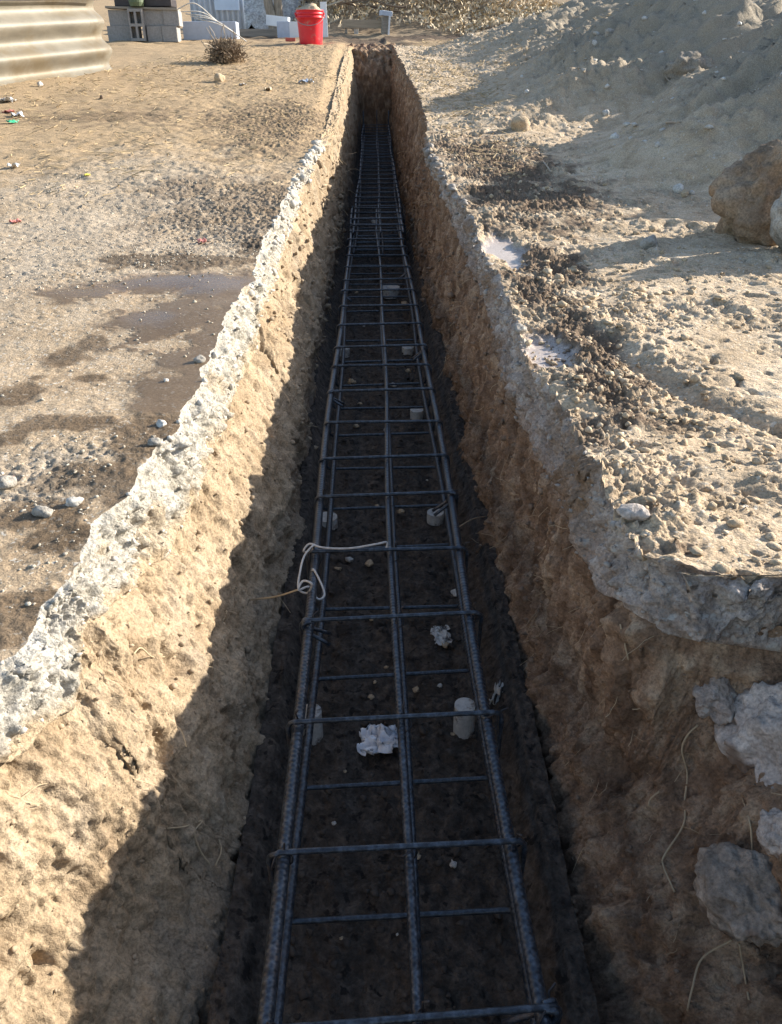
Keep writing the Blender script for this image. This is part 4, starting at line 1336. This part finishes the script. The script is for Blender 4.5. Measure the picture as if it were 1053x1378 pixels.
# dry brush heap: leaves are uncountable, the bigger branches are things
def leaf_pile(name, n, boxf, mat, smin, smax):
    rr = random.Random(8); V = []; Q = []
    for i in range(n):
        c = boxf(rr)
        if c is None: continue
        s_ = rr.uniform(smin, smax); e = Euler((rr.uniform(-1.4, 1.4), rr.uniform(-1.4, 1.4), rr.uniform(0, 6.3))).to_matrix(); k = len(V)
        for q in ((-1, 0, 0), (-.2, -.45, .18), (1, 0, .1), (.1, .45, .18)): V.append(c + e @ Vector(q) * s_)
        Q.append((k, k + 1, k + 2, k + 3))
    o = link(name, quads_mesh(name, V, Q, smooth=False), mat); o['kind'] = 'stuff'; return o


def brush_h(x, y):
    return 1.25 * math.exp(-(max(0, abs(x - .7) - .9) / .9) ** 2 - ((y - 15.2) / 1.7) ** 2)


def brush(rr):
    x = rr.uniform(-1.1, 2.8); y = rr.uniform(11.6, 16.2)
    hh_ = brush_h(x, y)
    if rr.random() > (y - 12.6 + .9 * max(0, x - .4)) / 1.2: return None
    return Vector((x, y, gz(x, y, False) + hh_ * rr.uniform(.72, 1.0) + rr.uniform(0, .03)))


leaf_pile('dead_leaves', 17000, brush, M['leaf'], .018, .045)
leaf_pile('pale_dead_leaves', 9000, brush, M['straw'], .015, .04)
n_ = 50; U, V = np.meshgrid(np.linspace(-1.6, 3.2, n_), np.linspace(11.3, 18.5, n_))
Zb = np.array([[gz(a, b, False) + brush_h(a, b) * .82 - .07 for a, b in zip(r1, r2)] for r1, r2 in zip(U, V)])
o = grid_obj('litter_bank', np.stack([U, V, Zb + .02 * fbm(U * 9, V * 9, 1, 3)], -1), plain('leaf_mould', (.24, .175, .105), .95, var=.5, scale=20)); o['kind'] = 'structure'
rr = random.Random(12)
for i in range(46):
    x = rr.uniform(-.7, 2.2); y = rr.uniform(13.0, 14.8); z = gz(x, y, False) + brush_h(x, y) + .05
    a = rr.uniform(-.6, .6) + (PI if rr.random() < .5 else 0); L = rr.uniform(.45, 1.4); d = Vector((math.cos(a), .3 * math.sin(a), rr.uniform(-.05, .55))).normalized(); pts = [Vector((0, 0, 0))]
    for q in range(6):
        d = (d + Vector([rr.uniform(-.18, .18) for _ in range(3)])).normalized(); pts.append(pts[-1] + d * L / 6)
    mb = MB().tube(pts, [.015 * (1 - q / 9) for q in range(7)], 6)
    e = pts[3]; dd = (d + Vector((.3, .2, .5))).normalized(); mb.tube([e, e + dd * L * .2, e + dd * L * .4 + Vector((0, 0, .03))], [.007, .005, .003], 5)
    o = mb.build('dry_branch', M['twig'] if i % 3 else M['twigdark'], loc=(x, y, z), smooth=True)
    tag(o, 'bare dry branch lying in the brush heap behind the trench end', 'branch', 'dry branches in the brush heap')
# twigs on the spoil heap
for i, (pxs, lab) in enumerate([([(835, 178), (862, 176), (888, 166), (915, 164)], 'curved pale twig lying on the shaded spoil heap'),
                                ([(893, 92), (897, 105), (908, 113), (925, 118)], 'thin pale root curling out of the heap clod'),
                                ([(720, 205), (735, 222), (742, 232)], 'small twig by the dark mulch')]):
    pts = [hit_mesh(a, b, 'GR', .01) or on_ground(a, b) for a, b in pxs]
    tag(MB().tube(smooth_path(pts, 6), .0045 if i == 0 else .003, 5).build('twig', M['twig'], smooth=True), lab, 'twig')
h = hit_mesh(925, 88, 'GR', 0) or on_ground(925, 88)
o = rock('soil_lump', (h.x + .06, h.y + .08, h.z - .06), (.18, .14, .12), 81, earth('heap_soil', (.26, .22, .17), (.33, .28, .22), (.40, .35, .28), 8, 150, .006), .45, .3, .1, 5, 3)
tag(o, 'big brown soil lump stuck in the spoil heap slope above the lit ridge', 'soil lump')

# ------------------------------------------------------------------ light
EL, AZ = R(22.8), R(20)
sdir = Vector((math.cos(EL) * math.cos(AZ), math.cos(EL) * math.sin(AZ), math.sin(EL)))
ld = bpy.data.lights.new('sun', 'SUN'); ld.energy = 4.4; ld.angle = R(.5); ld.color = (1, .935, .83)
lo = bpy.data.objects.new('sun', ld); C.objects.link(lo); lo.rotation_euler = sdir.to_track_quat('Z', 'Y').to_euler(); lo.location = sdir * 30
w = bpy.data.worlds.new('World'); bpy.context.scene.world = w; w.use_nodes = True
nt = w.node_tree; bg = nt.nodes['Background']; sk = nt.nodes.new('ShaderNodeTexSky'); sk.sky_type = 'NISHITA'
sk.sun_disc = False; sk.sun_elevation = EL; sk.sun_rotation = PI / 2 - AZ; sk.air_density = 1.0; sk.dust_density = 1.2
nt.links.new(sk.outputs[0], bg.inputs[0]); bg.inputs[1].default_value = .108
sc = bpy.context.scene
sc.view_settings.view_transform = 'Standard'; sc.view_settings.look = 'None'; sc.view_settings.exposure = 1.32; sc.view_settings.gamma = 1
sc.cycles.max_bounces = 6
